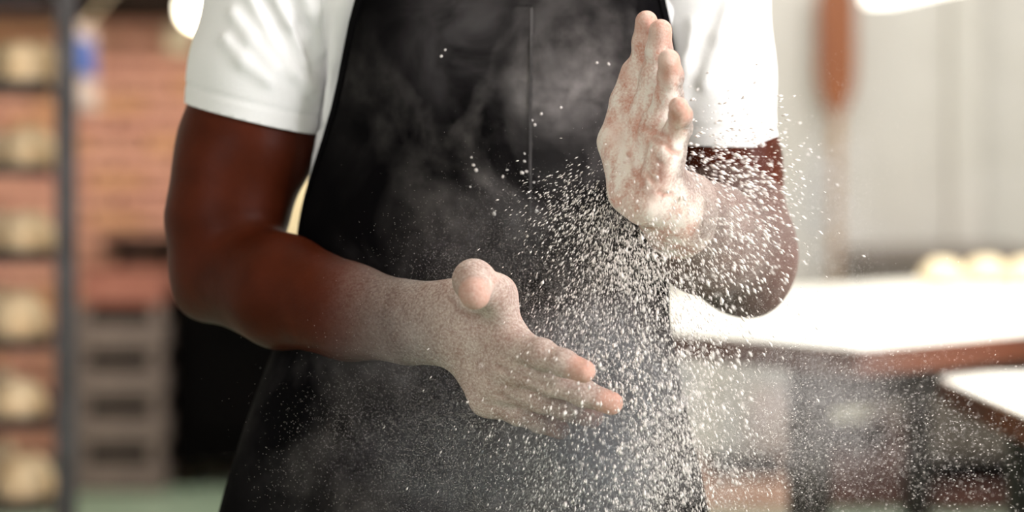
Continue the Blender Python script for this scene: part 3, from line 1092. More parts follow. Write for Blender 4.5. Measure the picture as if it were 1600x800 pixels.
ax = axis((-0.44, -0.074, 0.0048), (-0.074, 0.186, 0.0016), (0.186, 0.34, 0.0048))
ay = axis((1.76, 1.93, 0.0017), (1.93, 2.34, 0.0055))
az = axis((0.0, 0.80, 0.011), (0.80, 0.96, 0.006), (0.96, 1.36, 0.0016), (1.36, 1.80, 0.0065))
fld = Field(ax, ay, az)
fld.loft(torso(-0.010), 2.13, 0.84, 1.34, 0.03)
TOR = [cone((0, 2.14, 1.41), R_sh, 0.060, 0.056, 0.03), cone((0, 2.14, 1.41), L_sh, 0.060, 0.056, 0.03), cone((0, 2.13, 1.27), (0, 2.14, 1.42), 0.10, 0.07, 0.03)]
fld.add(TOR)
# pelvis, legs, feet
for sx in (-1, 1):
    hip = np.array((-0.045 + sx * 0.095, 2.14, 0.90)); kn = np.array((-0.045 + sx * 0.11, 2.12, 0.49)); an = np.array((-0.045 + sx * 0.12, 2.16, 0.085))
    fld.add([cone(hip, kn, 0.088, 0.058, 0.05), cone(kn, kn + (an - kn) * 0.35, 0.056, 0.056, 0.03), cone(kn + (an - kn) * 0.35, an, 0.056, 0.036, 0.03),
             cone(an + np.array((0, 0.02, -0.035)), an + np.array((sx * 0.02, -0.16, -0.05)), 0.034, 0.027, 0.03)])
# neck and head
hc = np.array((0.0, 2.10, 1.64))
fld.add([cone((0, 2.15, 1.42), (0, 2.125, 1.56), 0.063, 0.058, 0.03),
         cone(hc + (0, 0.02, 0.03), hc + (0, -0.01, 0.035), 0.082, 0.08, 0.03, (1, 0, 0), 0.92), cone(hc + (0, -0.035, -0.03), hc + (0, -0.055, -0.075), 0.06, 0.035, 0.04),
         cone(hc + (0, -0.085, 0.015), hc + (0, -0.107, -0.018), 0.010, 0.015, 0.012), cone(hc + (-0.014, -0.095, -0.022), hc + (0.014, -0.095, -0.022), 0.009, 0.009, 0.01),
         cone(hc + (-0.02, -0.088, -0.048), hc + (0.02, -0.088, -0.048), 0.008, 0.008, 0.01), cone(hc + (-0.016, -0.086, -0.060), hc + (0.016, -0.086, -0.060), 0.009, 0.009, 0.01),
         cone(hc + (-0.034, -0.085, 0.018), hc + (-0.030, -0.088, 0.016), 0.014, 0.013, 0.012, op='s'), cone(hc + (0.034, -0.085, 0.018), hc + (0.030, -0.088, 0.016), 0.014, 0.013, 0.012, op='s'),
         cone(hc + (-0.045, -0.076, 0.036), hc + (-0.015, -0.084, 0.036), 0.009, 0.009, 0.015), cone(hc + (0.045, -0.076, 0.036), hc + (0.015, -0.084, 0.036), 0.009, 0.009, 0.015)])
for sx in (-1, 1):
    fld.add([cone(hc + (sx * 0.078, 0.012, 0.022), hc + (sx * 0.074, 0.005, -0.018), 0.017, 0.012, 0.008, (sx * 0.9, -0.4, 0), 0.5)])
fld.add(arms)
# muscle relief on the visible arms
fld.add([cone(px(330, 270, 2.088), px(322, 330, 2.088), 0.024, 0.020, 0.04),])
for pr, k in groups:
    fld.add(pr, k)
# creases
def surf(x, y, y0=1.76, y1=2.2, pad=0.0):
    """first point of the body's surface seen along one line of sight, found in the distance field"""
    for Yq in np.arange(y0, y1, 0.0008):
        p = px(x, y, Yq)
        q = [min(len(A) - 1, int(np.searchsorted(A, c))) for A, c in zip((ax, ay, az), p)]
        if fld.F[q[0], q[1], q[2]] < pad:
            return p
    return px(x, y, 1.9)


crease_pts = []
for path, r_ in (
    (((1000, 172), (992, 210), (984, 240), (992, 268), (1004, 286)), 0.0014),      # thenar crease of the raised palm
    (((1042, 212), (1022, 206), (1004, 200)), 0.0011), (((1044, 226), (1030, 222), (1016, 214)), 0.0010),
    (((1042, 232), (1052, 238), (1062, 240)), 0.0011), (((1018, 240), (1026, 252), (1036, 258)), 0.0012), (((1012, 272), (1020, 284)), 0.0011),
    (((1030, 300), (1040, 306), (1050, 304)), 0.0012),
    (((774, 571), (800, 583), (826, 594), (858, 602)), 0.0024), (((778, 616), (800, 628), (826, 640)), 0.0024), (((806, 634), (830, 646), (856, 652)), 0.0013),
    (((704, 466), (714, 482), (730, 492), (748, 494)), 0.0020)):
    pts = [surf(*q) for q in path]
    crease_pts.append(pts)
    for a, b_ in zip(pts, pts[1:]):
        fld.add([cone(a, b_, r_, r_, 0.0035, op='s')])
V, Q = fld.mesh()
V = relax(V, Q, 2, 0.35)
body = mesh_np('body', local(V), Q, M['skin'], person)
me = body.data
Nn = np.empty(len(V) * 3, np.float32)
me.vertices.foreach_get('normal', Nn)
Nn = Nn.reshape(-1, 3)


def segdist(P, a, b_):
    d = b_ - a
    t = np.clip(((P - a) @ d) / max(d @ d, 1e-12), 0, 1)
    return np.linalg.norm(P - a - t[:, None] * d, axis=1), t


flour = np.zeros(len(V)); palm = np.zeros(len(V))
ss = lambda e0, e1, x: (lambda t: t * t * (3 - 2 * t))(np.clip((x - e0) / (e1 - e0), 0, 1))
# right: flour film thickens along the forearm to the hand
dR, tR = segdist(V, px(345, 420, 2.10), Rw)
inR = (V[:, 0] < 0.20) & (V[:, 1] < 2.12) & (V[:, 2] < 1.13) & (V[:, 2] > 0.88)
alongR = (V[:, 0] - px(470, 0, 2.02)[0]) / (px(720, 0, 1.9)[0] - px(470, 0, 2.02)[0])
nearR = np.minimum(np.minimum(dR, segdist(V, Rw, r_tip['m'])[0]), segdist(V, th1, th3)[0] + 0.03) < 0.085
flour = np.where(inR & nearR, 0.66 * ss(0.08, 1.12, alongR), flour)
# left
dLh = np.minimum(segdist(V, px(1010, 330, 1.86), px(1020, 40, 1.87))[0], 1)
handL = (dLh < 0.075) & (V[:, 1] < 1.945)
dLf = segdist(V, Lw, px(1165, 405, 2.10))[0]
flour = np.where((dLf < 0.085) & (V[:, 0] > 0.08), np.maximum(flour, 0.16 + 0.20 * ss(2.06, 1.9, V[:, 1])), flour)
faceL = Nn @ NL
flour = np.where(handL, np.maximum(flour, 0.50 + 0.70 * ss(-0.2, 0.6, faceL)), flour)
bare = np.zeros(len(V))
# bare patches rubbed off the raised palm
for (qx, qy), (wx_, wz_), amt in (((1034, 272), (0.007, 0.016), 0.75), ((1018, 304), (0.010, 0.012), 0.6), ((962, 205), (0.012, 0.020), 0.5), ((990, 330), (0.012, 0.012), 0.35), ((1040, 122), (0.006, 0.012), 0.6), ((1052, 196), (0.006, 0.016), 0.55), ((1004, 110), (0.006, 0.010), 0.4)):
    c_ = surf(qx, qy)
    bare = np.maximum(bare, amt * (1.0 if qx in (1034, 1018) else 0.0) * np.exp(-((V[:, 0] - c_[0]) / wx_) ** 2 - ((V[:, 2] - c_[2]) / wz_) ** 2 - ((V[:, 1] - c_[1]) / 0.02) ** 2))
    flour = flour * (1 - amt * np.exp(-((V[:, 0] - c_[0]) / wx_) ** 2 - ((V[:, 2] - c_[2]) / wz_) ** 2 - ((V[:, 1] - c_[1]) / 0.02) ** 2))
for pts in crease_pts:
    for a, b_ in zip(pts, pts[1:]):
        flour = flour * (1 - 0.55 * ss(0.0042, 0.001, segdist(V, a, b_)[0]))
# palm skin
palm = np.where(handL, ss(-0.05, 0.45, faceL) * (1 - 0.75 * bare), palm)
handR = (np.minimum(segdist(V, Rw + np.array((0.03, -0.02, -0.01)), r_tip['m'])[0], segdist(V, th1, th3)[0] + 0.035) < 0.075) & (V[:, 0] > Rw[0] - 0.06)
palm = np.where(handR, np.maximum(palm, ss(Rw[0] - 0.05, Rw[0] + 0.03, V[:, 0]) * (0.30 + 0.65 * ss(0.0, 0.5, Nn @ NR))), palm)
for side, jt in fing:
    d, _ = segdist(V, jt[3], jt[3])
    tipm = ss(0.026 if side[-1] != 'T' else 0.022, 0.010, d)
    palm = np.maximum(palm, tipm * 0.95)
    flour = flour * (1 - 0.55 * tipm)
for nm, arr in (('flour', flour), ('palm', palm), ('smear', np.where(handL, ss(-0.2, 0.4, faceL), 0.0))):
    a = me.attributes.new(nm, 'FLOAT', 'POINT')
    a.data.foreach_set('value', arr.astype(np.float32))

# nails: thin plates let into the backs of the fingertips
# eyes, hair
for sx in (-1, 1):
    bm = B(); bmesh.ops.create_uvsphere(bm, u_segments=16, v_segments=12, radius=0.0125)
    e = obj('eye', bm, M['eye_white'], person, tuple(local(hc + (sx * 0.032, -0.0665, 0.017))), smooth=True)
    bm = B(); bmesh.ops.create_uvsphere(bm, u_segments=12, v_segments=8, radius=0.0065); obj('iris', bm, M['iris'], e, (0, -0.0075, 0), smooth=True)
hf = Field(axis((-0.11, 0.11, 0.006)), axis((1.98, 2.24, 0.006)), axis((1.60, 1.80, 0.006)))
hf.add([cone(hc + (0, 0.022, 0.032), hc + (0, -0.008, 0.042), 0.089, 0.084, 0.03, (1, 0, 0), 0.93)])
hf.add([cone(hc + (0, -0.14, -0.06), hc + (0, -0.14, 0.03), 0.085, 0.085, 0.01, op='s')])
hf.F = np.maximum(hf.F, (1.635 - hf.az[None, None, :] - 0.4 * (hf.ay[None, :, None] - 2.10)).astype(np.float32))
hv, hq = hf.mesh()
mesh_np('hair', local(hv), hq, M['hair'], person)

# --- T-shirt: body and two hollow sleeves ---------------------------
sf = Field(axis((-0.26, 0.26, 0.005)), axis((1.96, 2.30, 0.005)), axis((0.86, 1.50, 0.005)))
sf.loft(torso(0.0), 2.13, 0.90, 1.35, 0.02)
sf.add([cone((0, 2.14, 1.425), R_sh + (0.01, 0, 0.006), 0.066, 0.066, 0.03), cone((0, 2.14, 1.425), L_sh + (-0.01, 0, 0.006), 0.066, 0.066, 0.03), cone((-0.16, 2.14, 1.37), (0.14, 2.14, 1.37), 0.076, 0.076, 0.03), cone((0, 2.13, 1.27), (0, 2.14, 1.42), 0.108, 0.08, 0.03)])
# folds down the flank from the armpit
for a, b_ in ((px(528, 10, 2.062), px(508, 190, 2.080)), (px(548, -20, 2.055), px(530, 90, 2.068)), (px(504, 215, 2.095), px(482, 300, 2.10))):
    sf.add([cone(a, b_, 0.0055, 0.003, 0.014)])
hv, hq = sf.mesh()
hv = relax(hv, hq, 1)
tsh = mesh_np('tshirt', local(hv), hq, M['shirt'], person)
tsh['label'] = 'white short-sleeved T-shirt'
bm = B()
nk = []
for k in range(28):
    a = 2 * math.pi * k / 28
    nk.append(Vector((0.078 * math.cos(a), 2.142 + 0.070 * math.sin(a), 1.452 + 0.014 * math.sin(a))) - Vector(root_loc))
for k in range(28):
    cyl(bm, nk[k], nk[(k + 1) % 28], 0.009, n=8)
obj('collar', bm, M['shirt'], tsh, smooth=True)


def sleeve(prims, folds, p0, nrm, rx, parent):
    lo = np.min([np.minimum(p['a'], p['b']) - max(p['ra'], p['rb']) for p in prims], 0) - 0.02
    hi = np.max([np.maximum(p['a'], p['b']) + max(p['ra'], p['rb']) for p in prims], 0) + 0.02
    f_ = Field(*[axis((l, h, 0.0034)) for l, h in zip(lo, hi)])
    f_.add(prims)
    for path, r_, op in folds:
        pts = []
        for (qx, qy) in path:
            for Yq in np.arange(1.95, 2.2, 0.0008):
                p = px(qx, qy, Yq)
                q = [min(len(A) - 1, max(0, int(np.searchsorted(A, c_)))) for A, c_ in zip((f_.ax, f_.ay, f_.az), p)]
                if f_.F[q[0], q[1], q[2]] < 0:
                    pts.append(p)
                    break
        for a, b_ in zip(pts, pts[1:]):
            f_.add([cone(a, b_, r_ * 0.5, r_ * 0.5, 0.015, op=op)])
    v, q = f_.mesh()
    v = relax(v, q, 1)
    bm = B()
    vs = [bm.verts.new(p) for p in local(v)]
    for qq in q:
        try:
            bm.faces.new([vs[i] for i in qq])
        except ValueError:
            pass
    c = Vector(p0) - Vector(root_loc)
    bmesh.ops.bisect_plane(bm, geom=bm.verts[:] + bm.edges[:] + bm.faces[:], plane_co=c, plane_no=Vector(nrm), clear_outer=True)
    # hem: a folded band above the opening
    hem_no = Vector(nrm).normalized()
    band = 0.019
    for vv in bm.verts:
        s_ = (vv.co - c).dot(hem_no)
        if s_ > -band:
            pass
        g = math.exp(-((s_ + band) / 0.0022) ** 2) * 0.0014
        ctr = c
        rad_ = (vv.co - ctr) - hem_no * s_
        if rad_.length > 1e-6:
            vv.co -= rad_.normalized() * g
    o = obj('sleeve', bm, M['shirt'], parent, smooth=True)
    md = o.modifiers.new('cloth', 'SOLIDIFY')
    md.thickness, md.offset = 0.0022, -1
    return o


RsP = [cone((-0.150, 2.14, 1.392), R_sh + (0.018, 0, -0.005), 0.068, 0.068, 0.03), cone(R_sh + (0.018, 0, -0.005), px(424, 0, 2.13), 0.068, 0.0640, 0.03),
       cone(px(424, 0, 2.13), px(404, 110, 2.125), 0.0640, 0.0680, 0.03), cone(px(404, 110, 2.125), px(386, 240, 2.12), 0.0680, 0.0740, 0.03)]
Rfold = [(((425, -20), (452, 40), (480, 100), (494, 150)), 0.0030, 'u'), (((440, -30), (470, 40), (492, 110)), 0.0030, 's'), (((392, -10), (425, 55), (462, 112), (484, 140)), 0.0024, 'u'),
         (((405, -10), (438, 50), (474, 110)), 0.0022, 's'), (((362, 20), (392, 62), (430, 108)), 0.0018, 'u'), (((470, -25), (488, 20), (503, 80)), 0.0026, 'u'), (((350, 60), (380, 95), (420, 128)), 0.0014, 'u')]
sleeve(RsP, Rfold, px(390, 184, 2.12), (-0.235, 0.05, -0.97), None, tsh)
LsP = [cone((0.125, 2.14, 1.392), L_sh + (-0.018, 0, -0.005), 0.068, 0.069, 0.03), cone(L_sh + (-0.018, 0, -0.005), px(1094, 0, 2.13), 0.069, 0.0670, 0.03),
       cone(px(1094, 0, 2.13), px(1102, 110, 2.125), 0.0670, 0.0680, 0.03), cone(px(1102, 110, 2.125), px(1124, 280, 2.12), 0.0680, 0.0670, 0.03)]
Lfold = [(((1082, 40), (1070, 100), (1062, 160)), 0.0026, 'u'), (((1140, 0), (1125, 60), (1100, 130)), 0.0018, 'u')]
sleeve(LsP, Lfold, px(1140, 226, 2.12), (-0.03, 0.05, -0.99), None, tsh)

# --- apron ----------------------------------------------------------
ap_z = (0.50, 0.823, 0.92, 1.0, 1.07, 1.12, 1.16, 1.20, 1.25, 1.371, 1.41)
ap_c = (-0.060, -0.057, -0.050, -0.040, -0.030, -0.024, -0.018, -0.010, -0.003, 0.0, 0.0)
ap_a = (0.300, 0.260, 0.235, 0.212, 0.196, 0.203, 0.208, 0.212, 0.215, 0.203, 0.190)
ap_b = (0.175, 0.158, 0.150, 0.142, 0.138, 0.138, 0.139, 0.141, 0.143, 0.136, 0.125)
ap_f = (108, 106, 104, 100, 92, 82.5, 74, 65, 56.5, 50, 47)


def apron_pt(t, z, off=0.0):
    zi = np.array([z - 0.03, z, z + 0.03])
    g = lambda tab: float(np.interp(zi, ap_z, tab) @ (0.25, 0.5, 0.25))
    c, a, b_, f_ = g(ap_c), g(ap_a), g(ap_b), math.radians(g(ap_f))
    ph = t * f_
    low = max(0.0, 1.06 - z)
    wv_ = low * 0.05 * math.sin(7 * ph + 1.0 + 2.2 * z) * (0.5 + 0.5 * abs(math.sin(2 * ph))) + 0.0022 * math.sin(9 * z + 5 * ph)
    wv_ += 0.003 * math.exp(-((z - 1.05) / 0.03) ** 2) * math.sin(11 * ph)
    a, b_ = a + wv_ + off, b_ + wv_ + off
    return np.array((c + a * math.sin(ph), 2.13 - b_ * math.cos(ph), z))


nt_, nz_ = 120, 150
AV = np.array([apron_pt(-1 + 2 * i / nt_, 0.50 + (1.41 - 0.50) * j / nz_) for j in range(nz_ + 1) for i in range(nt_ + 1)])
AQ = np.array([(j * (nt_ + 1) + i, j * (nt_ + 1) + i + 1, (j + 1) * (nt_ + 1) + i + 1, (j + 1) * (nt_ + 1) + i) for j in range(nz_) for i in range(nt_)])
apron = mesh_np('apron', local(AV), AQ, M['apron'], person)
apron['label'] = 'black bib apron smudged with flour'
pX = 800 + AV[:, 0] / AV[:, 1] * F
pY = HZ - (AV[:, 2] - CAMZ) / AV[:, 1] * F
blob = lambda cx, cy, sx, sy: np.exp(-((pX - cx) / sx) ** 2 - ((pY - cy) / sy) ** 2)
dust_a = 0.9 * blob(830, 130, 190, 170) + 0.5 * blob(700, 60, 90, 90) + 1.0 * blob(860, 420, 190, 200) + 1.1 * blob(840, 700, 260, 170) + 0.7 * blob(600, 680, 150, 130)
aa = apron.data.attributes.new('dusting', 'FLOAT', 'POINT')
aa.data.foreach_set('value', np.clip(dust_a, 0, 1.2).astype(np.float32))
md = apron.modifiers.new('cloth', 'SOLIDIFY')
md.thickness, md.offset = 0.003, 0


def strip(name, pts, wdt, mat, parent):
    bm = B()
    L_ = []
    for i, (t, z) in enumerate(pts):
        p = apron_pt(t, z, 0.0030)
        q = apron_pt(t, z, 0.0)
        t2_, z2_ = pts[min(i + 1, len(pts) - 1)]
        t1_, z1_ = pts[max(i - 1, 0)]
        d = apron_pt(t2_, z2_, 0.003) - apron_pt(t1_, z1_, 0.003)
        n = p - q
        s_ = np.cross(d, n); s_ = s_ / np.linalg.norm(s_) * wdt / 2
        L_.append([bm.verts.new(local(v)) for v in (p - s_, p + s_, q + s_, q - s_)])
    for a, b__ in zip(L_, L_[1:]):
        for i in range(4):
            bm.faces.new((a[i], a[(i + 1) % 4], b__[(i + 1) % 4], b__[i]))
    bm.faces.new(L_[0]); bm.faces.new(L_[-1][::-1])
    return obj(name, bm, mat, parent)


def t_of(x, z):
    c = np.interp(z, ap_z, ap_c); a = np.interp(z, ap_z, ap_a); f_ = math.radians(np.interp(z, ap_z, ap_f))
    return math.asin(max(-1, min(1, (x - c) / a))) / f_


strip('seam', [(t_of(0.0195 - 0.006 * (1.36 - z), z), z) for z in np.linspace(1.352, 1.10, 30)], 0.0028, M['stitch'], apron)
strip('seam', [(t_of(x, 1.355), 1.355) for x in np.linspace(-0.12, 0.02, 16)], 0.003, M['apron'], apron)
for sgn in (-1, 1):
    strip('edge_binding', [(sgn * 0.985, z) for z in np.linspace(0.52, 1.40, 60)], 0.010, M['apron'], apron)
bm = B()
for sx in (-1, 1):
    P_ = [apron_pt(sx * 0.85, 1.405, 0.002), np.array((sx * 0.125, 2.09, 1.478)), np.array((sx * 0.085, 2.16, 1.492)), np.array((0, 2.215, 1.475))]
    for a, b_ in zip(P_, P_[1:]):
        cyl(bm, local(a), local(b_), 0.009, n=8)
obj('neck_strap', bm, M['apron'], apron)

bm = B()
for (qx, qy, r_) in ((738, 246, 2.2), (745, 266, 3.6), (741, 258, 2.6), (786, 276, 2.4), (820, 252, 2.2), (816, 270, 3.0), (823, 268, 2.6), (846, 178, 2.6), (836, 195, 3.0), (832, 188, 2.2), (876, 168, 2.4), (772, 334, 3.2), (838, 330, 2.8), (820, 240, 1.8), (834, 285, 2.0), (930, 98, 2.2), (948, 100, 2.4), (735, 292, 1.8), (690, 88, 2.6), (696, 78, 2.0)):
    z_ = CAMZ - (qy - HZ) / F * 2.0
    for _ in range(3):
        x_ = (qx - 800) / F * 2.0
        p_ = apron_pt(t_of(x_, z_), z_, 0.002)
        z_ = CAMZ - (qy - HZ) / F * p_[1]
    m_ = Matrix.Translation(Vector(local(p_))) @ Matrix.Rotation(random.uniform(0, 3), 4, 'Y') @ Matrix.Diagonal((r_ / 1900, r_ / 2600, r_ / 1400 * random.uniform(0.7, 1.1), 1))
    bmesh.ops.create_icosphere(bm, subdivisions=2, radius=1.0, matrix=m_)
fc = obj('flour_clumps', bm, M['flour'], apron, smooth=True)
fc['kind'] = 'stuff'
fc['label'] = 'small white flour clumps'

# --- trousers and shoes ---------------------------------------------
tf = Field(axis((-0.30, 0.22, 0.009)), axis((1.98, 2.30, 0.009)), axis((0.06, 1.02, 0.009)))
for sx in (-1, 1):
    hip = np.array((-0.045 + sx * 0.095, 2.14, 0.90)); kn = np.array((-0.045 + sx * 0.11, 2.12, 0.49)); an = np.array((-0.045 + sx * 0.12, 2.16, 0.10))
    tf.add([cone(hip, kn, 0.104, 0.078, 0.03), cone(kn, an, 0.078, 0.066, 0.03)])
tf.add([cone((-0.125, 2.14, 0.92), (0.04, 2.14, 0.92), 0.108, 0.108, 0.03)])
hv, hq = tf.mesh()
mesh_np('trousers', local(hv), hq, M['trousers'], person)
for sx in (-1, 1):
    an = np.array((-0.045 + sx * 0.12, 2.16, 0.0))
    qf = Field(axis((an[0] - 0.09, an[0] + 0.09, 0.006)), axis((1.9, 2.26, 0.006)), axis((-0.02, 0.16, 0.006)))
    qf.add([cone(an + (0, 0.02, 0.05), an + (sx * 0.02, -0.165, 0.034), 0.047, 0.044, 0.03), cone(an + (0, 0.02, 0.05), an + (0, 0.005, 0.10), 0.046, 0.044, 0.03)])
    qf.F = np.maximum(qf.F, (0.002 - qf.az[None, None, :]).astype(np.float32))
    hv, hq = qf.mesh()
    mesh_np('shoe', local(hv), hq, M['shoe'], person)

# ================================================================== FLOUR IN THE AIR


def solids(name, C, D, hl, hw, mat, tri=False):
    """many little irregular grains: octahedra (or tetrahedra) with long axis D"""
    n = len(C)
    D = D / np.linalg.norm(D, axis=1)[:, None]
    U = np.cross(D, rng.normal(size=(n, 3))); U /= np.linalg.norm(U, axis=1)[:, None]
    W = np.cross(D, U)
    if tri:
        V_ = np.stack((C + D * hl[:, None], C - D * hl[:, None] * 0.5 + U * hw[:, None], C - D * hl[:, None] * 0.5 - U * hw[:, None] * 0.5 + W * hw[:, None] * 0.87, C - D * hl[:, None] * 0.5 - U * hw[:, None] * 0.5 - W * hw[:, None] * 0.87), 1)
        Fc = np.array(((0, 1, 2), (0, 2, 3), (0, 3, 1), (1, 3, 2)))
    else:
        j = lambda: rng.uniform(0.75, 1.25, n)[:, None]
        V_ = np.stack((C + D * hl[:, None], C + U * hw[:, None] * j(), C + W * hw[:, None] * j(), C - U * hw[:, None] * j(), C - W * hw[:, None] * j(), C - D * hl[:, None]), 1)
        Fc = np.array(((0, 1, 2), (0, 2, 3), (0, 3, 4), (0, 4, 1), (5, 2, 1), (5, 3, 2), (5, 4, 3), (5, 1, 4)))
    k = V_.shape[1]
    Fa = (np.arange(n)[:, None, None] * k + Fc[None]).reshape(-1, 3)
    return mesh_np(name, V_.reshape(-1, 3), Fa, mat, None, not tri)


def cloud(n, cx, cy, sx, sy, Y, sY, clump=0.0, cs=14, seed=0, stretch=(1, 1, 1)):
    out = []
    got = 0
    while got < n:
        m = n * 3
        xx, yy = rng.normal(cx, sx, m), rng.normal(cy, sy, m)
        YY = rng.normal(Y, sY, m)
        P = np.stack(((xx - 800) / F * YY, YY, CAMZ - (yy - HZ) / F * YY), 1)
        if clump:
            wp = P * cs * np.array(stretch)
            wp = wp + 0.9 * np.stack([fbm(wp * 0.7 + 11 * i, seed + 40 + i, 2) for i in range(3)], 1)
            f_ = np.clip((fbm(wp, seed) - 0.5 + 0.12) * 4, 0, 1) ** 1.6
            P = P[rng.random(m) < (1 - clump) + clump * f_]
        out.append(P); got += len(P)
    return np.concatenate(out)[:n]


def clear_of_body(P, pad=0.0):
    """keep what lies outside the baker (nearest sample of his field and his apron)"""
    i = np.clip(np.searchsorted(ax, P[:, 0]), 0, len(ax) - 1)
    j = np.clip(np.searchsorted(ay, P[:, 1]), 0, len(ay) - 1)
    k = np.clip(np.searchsorted(az, P[:, 2]), 0, len(az) - 1)
    ok = fld.F[i, j, k] > pad
    ok |= (P[:, 1] < ay[0])
    c = np.interp(P[:, 2], ap_z, ap_c); a = np.interp(P[:, 2], ap_z, ap_a) + 0.008; b__ = np.interp(P[:, 2], ap_z, ap_b) + 0.008
    ok &= ((P[:, 0] - c) / a) ** 2 + ((P[:, 1] - 2.13) / b__) ** 2 > 1
    return P[ok]


src = px(985, 210, 1.90)


def grains(name, P, l0, l1, asp, jit, label, up=0.0):
    P = clear_of_body(P, 0.001)
    D = P - src + np.array((0, 0, up))
    D[:, 1] *= 0.4
    D /= np.linalg.norm(D, axis=1)[:, None]
    D += rng.normal(0, jit, D.shape)
    hl = l0 + (l1 - l0) * rng.random(len(P)) ** 1.9
    o = solids(name, P, D, hl, hl / (asp * rng.uniform(0.8, 1.3, len(P))), M['flour'])
    tag(o, label, 'flour', kind='stuff')
    return o


P1 = np.concatenate((
    cloud(700, 1150, 330, 55, 70, 1.93, 0.05), cloud(500, 1100, 360, 60, 60, 1.86, 0.05), cloud(500, 1150, 260, 60, 50, 1.98, 0.05)))
grains('flying_flour_flakes', P1, 0.0012, 0.0046, 2.7, 0.12, 'coarse white flour flakes flying past the raised arm')
P2 = np.concatenate((
    cloud(3600, 1000, 405, 52, 42, 1.88, 0.04), cloud(9500, 960, 570, 75, 85, 1.90, 0.05, 0.3, 12, 3),
    cloud(13000, 960, 720, 90, 80, 1.92, 0.05, 0.4, 12, 5), cloud(1800, 920, 335, 50, 38, 1.88, 0.03)))
grains('falling_flour', P2, 0.0005, 0.0024, 2.8, 0.07, 'white flour grains falling between and below the two hands')
P4 = np.concatenate((cloud(500, 1090, 600, 45, 100, 1.80, 0.10), cloud(900, 1000, 660, 75, 90, 1.86, 0.06)))
grains('falling_flour_flakes', P4, 0.0012, 0.0040, 2.4, 0.07, 'larger pale flour flakes falling beside the lower hand')
P3 = np.concatenate((cloud(5500, 1300, 660, 140, 80, 2.0, 0.12), cloud(3500, 1150, 700, 90, 70, 1.95, 0.10), cloud(1600, 1500, 720, 90, 70, 2.0, 0.1)))
grains('drifting_flour', P3, 0.0004, 0.0011, 2.4, 0.2, 'fine flour specks drifting in front of the work table', up=0.35)


def dust(name, P, s0, s1, label):
    P = clear_of_body(P, 0.0005)
    n = len(P)
    r = rng.uniform(s0, s1, n)
    o = solids(name, P, rng.normal(size=(n, 3)), r * 1.2, r, M['dust'], True)
    tag(o, label, 'flour dust', kind='stuff')
    return o


PD = np.concatenate((
    cloud(60000, 900, 580, 110, 110, 1.90, 0.05, 0.75, 9, 1),
    cloud(80000, 890, 720, 140, 70, 1.93, 0.05, 0.7, 9, 2),
    cloud(10000, 640, 690, 90, 80, 1.94, 0.04, 0.8, 9, 6),
    cloud(5000, 800, 400, 70, 60, 1.93, 0.03, 0.9, 10, 3)))
dust('flour_dust', PD, 0.00012, 0.00030, 'pale flour dust hanging in front of the black apron')
PE = np.concatenate((
    cloud(6000, 1310, 330, 45, 95, 2.0, 0.05, 0.9, 12, 5, (1, 1, 0.6)),
    cloud(40000, 1200, 640, 110, 90, 2.0, 0.10, 0.6, 8, 7),
    cloud(9000, 1130, 360, 60, 70, 1.92, 0.05, 0.5, 9, 9)))
dust('flour_dust', PE, 0.00014, 0.00032, 'pale flour specks beside the raised arm and before the tables')


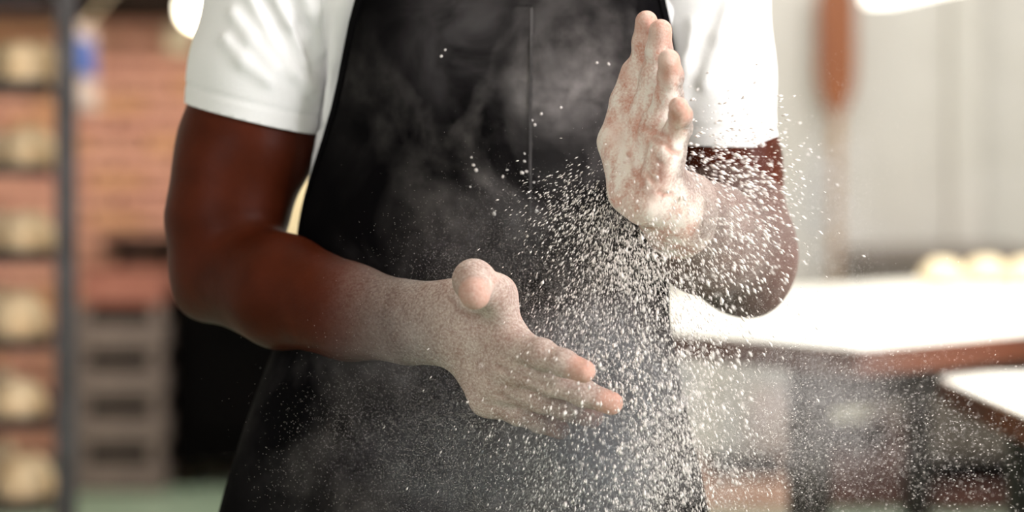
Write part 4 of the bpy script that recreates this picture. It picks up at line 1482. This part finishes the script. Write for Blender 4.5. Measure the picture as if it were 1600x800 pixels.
def haze(name, lo, hi, blobs, nscale, strength, label, aniso=0.2):
    """drifting flour haze: soft puffs of scattering density, broken into wisps by noise"""
    lo, hi = np.array(lo), np.array(hi)
    m = bpy.data.materials.new(name)
    m.use_nodes = True
    nt = m.node_tree
    nt.nodes.clear()
    N, L = nt.nodes.new, nt.links.new
    out = N('ShaderNodeOutputMaterial')
    vol = N('ShaderNodeVolumeScatter')
    vol.inputs['Color'].default_value = (0.97, 0.87, 0.81, 1)
    vol.inputs['Anisotropy'].default_value = aniso
    tc = N('ShaderNodeTexCoord')
    total = None

    def mth(op, a, b=0.0, clamp=False):
        x = N('ShaderNodeMath'); x.operation = op; x.use_clamp = clamp
        for k_, v in ((0, a), (1, b)):
            if isinstance(v, (int, float)):
                x.inputs[k_].default_value = v
            else:
                L(v, x.inputs[k_])
        return x.outputs[0]
    c0_ = (lo + hi) / 2
    for (c, sg, amp) in blobs:
        mp = N('ShaderNodeMapping')
        mp.vector_type = 'TEXTURE'
        mp.inputs['Location'].default_value = tuple(np.array(c) - c0_)
        mp.inputs['Scale'].default_value = sg
        L(tc.outputs['Object'], mp.inputs[0])
        ln = N('ShaderNodeVectorMath'); ln.operation = 'LENGTH'
        L(mp.outputs[0], ln.inputs[0])
        r = N('ShaderNodeMapRange'); r.interpolation_type = 'SMOOTHERSTEP'
        r.inputs[1].default_value, r.inputs[2].default_value, r.inputs[3].default_value, r.inputs[4].default_value = 0.0, 1.0, amp, 0.0
        L(ln.outputs['Value'], r.inputs[0])
        total = r.outputs[0] if total is None else mth('ADD', total, r.outputs[0])
    n = N('ShaderNodeTexNoise')
    n.inputs['Scale'].default_value = nscale
    n.inputs['Detail'].default_value = 5
    n.inputs['Roughness'].default_value = 0.6
    n.inputs['Distortion'].default_value = 0.8
    L(tc.outputs['Object'], n.inputs['Vector'])
    r = N('ShaderNodeMapRange')
    r.inputs[1].default_value, r.inputs[2].default_value, r.inputs[3].default_value, r.inputs[4].default_value = 0.42, 0.72, 0.06, 1.0
    L(n.outputs[0], r.inputs[0])
    L(mth('MULTIPLY', mth('MULTIPLY', total, r.outputs[0]), strength), vol.inputs['Density'])
    L(vol.outputs[0], out.inputs['Volume'])
    bm = B(); box(bm, (0, 0, 0), tuple(hi - lo))
    o = obj(name, bm, m, None, tuple(c0_))
    tag(o, label, 'flour haze', kind='stuff')
    return o


q3 = lambda x, y, Y: px(x, y, Y)
haze('flour_haze', (-0.24, 1.80, 0.78), (0.20, 1.985, 1.365), [
    (q3(930, 620, 1.90), (0.13, 0.09, 0.14), 1.7), (q3(930, 695, 1.86), (0.055, 0.05, 0.06), 3.2), (q3(860, 760, 1.91), (0.20, 0.08, 0.11), 1.2), (q3(650, 700, 1.93), (0.13, 0.05, 0.11), 0.95),
    (q3(780, 390, 1.94), (0.12, 0.045, 0.12), 0.75), (q3(720, 80, 1.95), (0.11, 0.03, 0.11), 0.5), (q3(840, 140, 1.95), (0.11, 0.03, 0.15), 0.5),
    (q3(890, 380, 1.93), (0.09, 0.05, 0.15), 0.5), (q3(600, 540, 1.88), (0.11, 0.05, 0.06), 0.4)], 11, 32.0,
    'soft pale haze of flour drifting in front of the black apron')
haze('flour_haze', (0.205, 1.86, 0.80), (0.52, 2.10, 1.26), [
    (q3(1300, 310, 1.99), (0.060, 0.08, 0.13), 1.0), (q3(1290, 400, 1.99), (0.10, 0.08, 0.10), 0.4), (q3(1260, 640, 1.98), (0.20, 0.11, 0.13), 0.6), (q3(1150, 650, 1.96), (0.10, 0.10, 0.16), 0.6),
    (q3(1150, 360, 1.90), (0.08, 0.06, 0.08), 0.2)], 12, 14.0,
    'soft pale haze of flour drifting beside the raised arm')
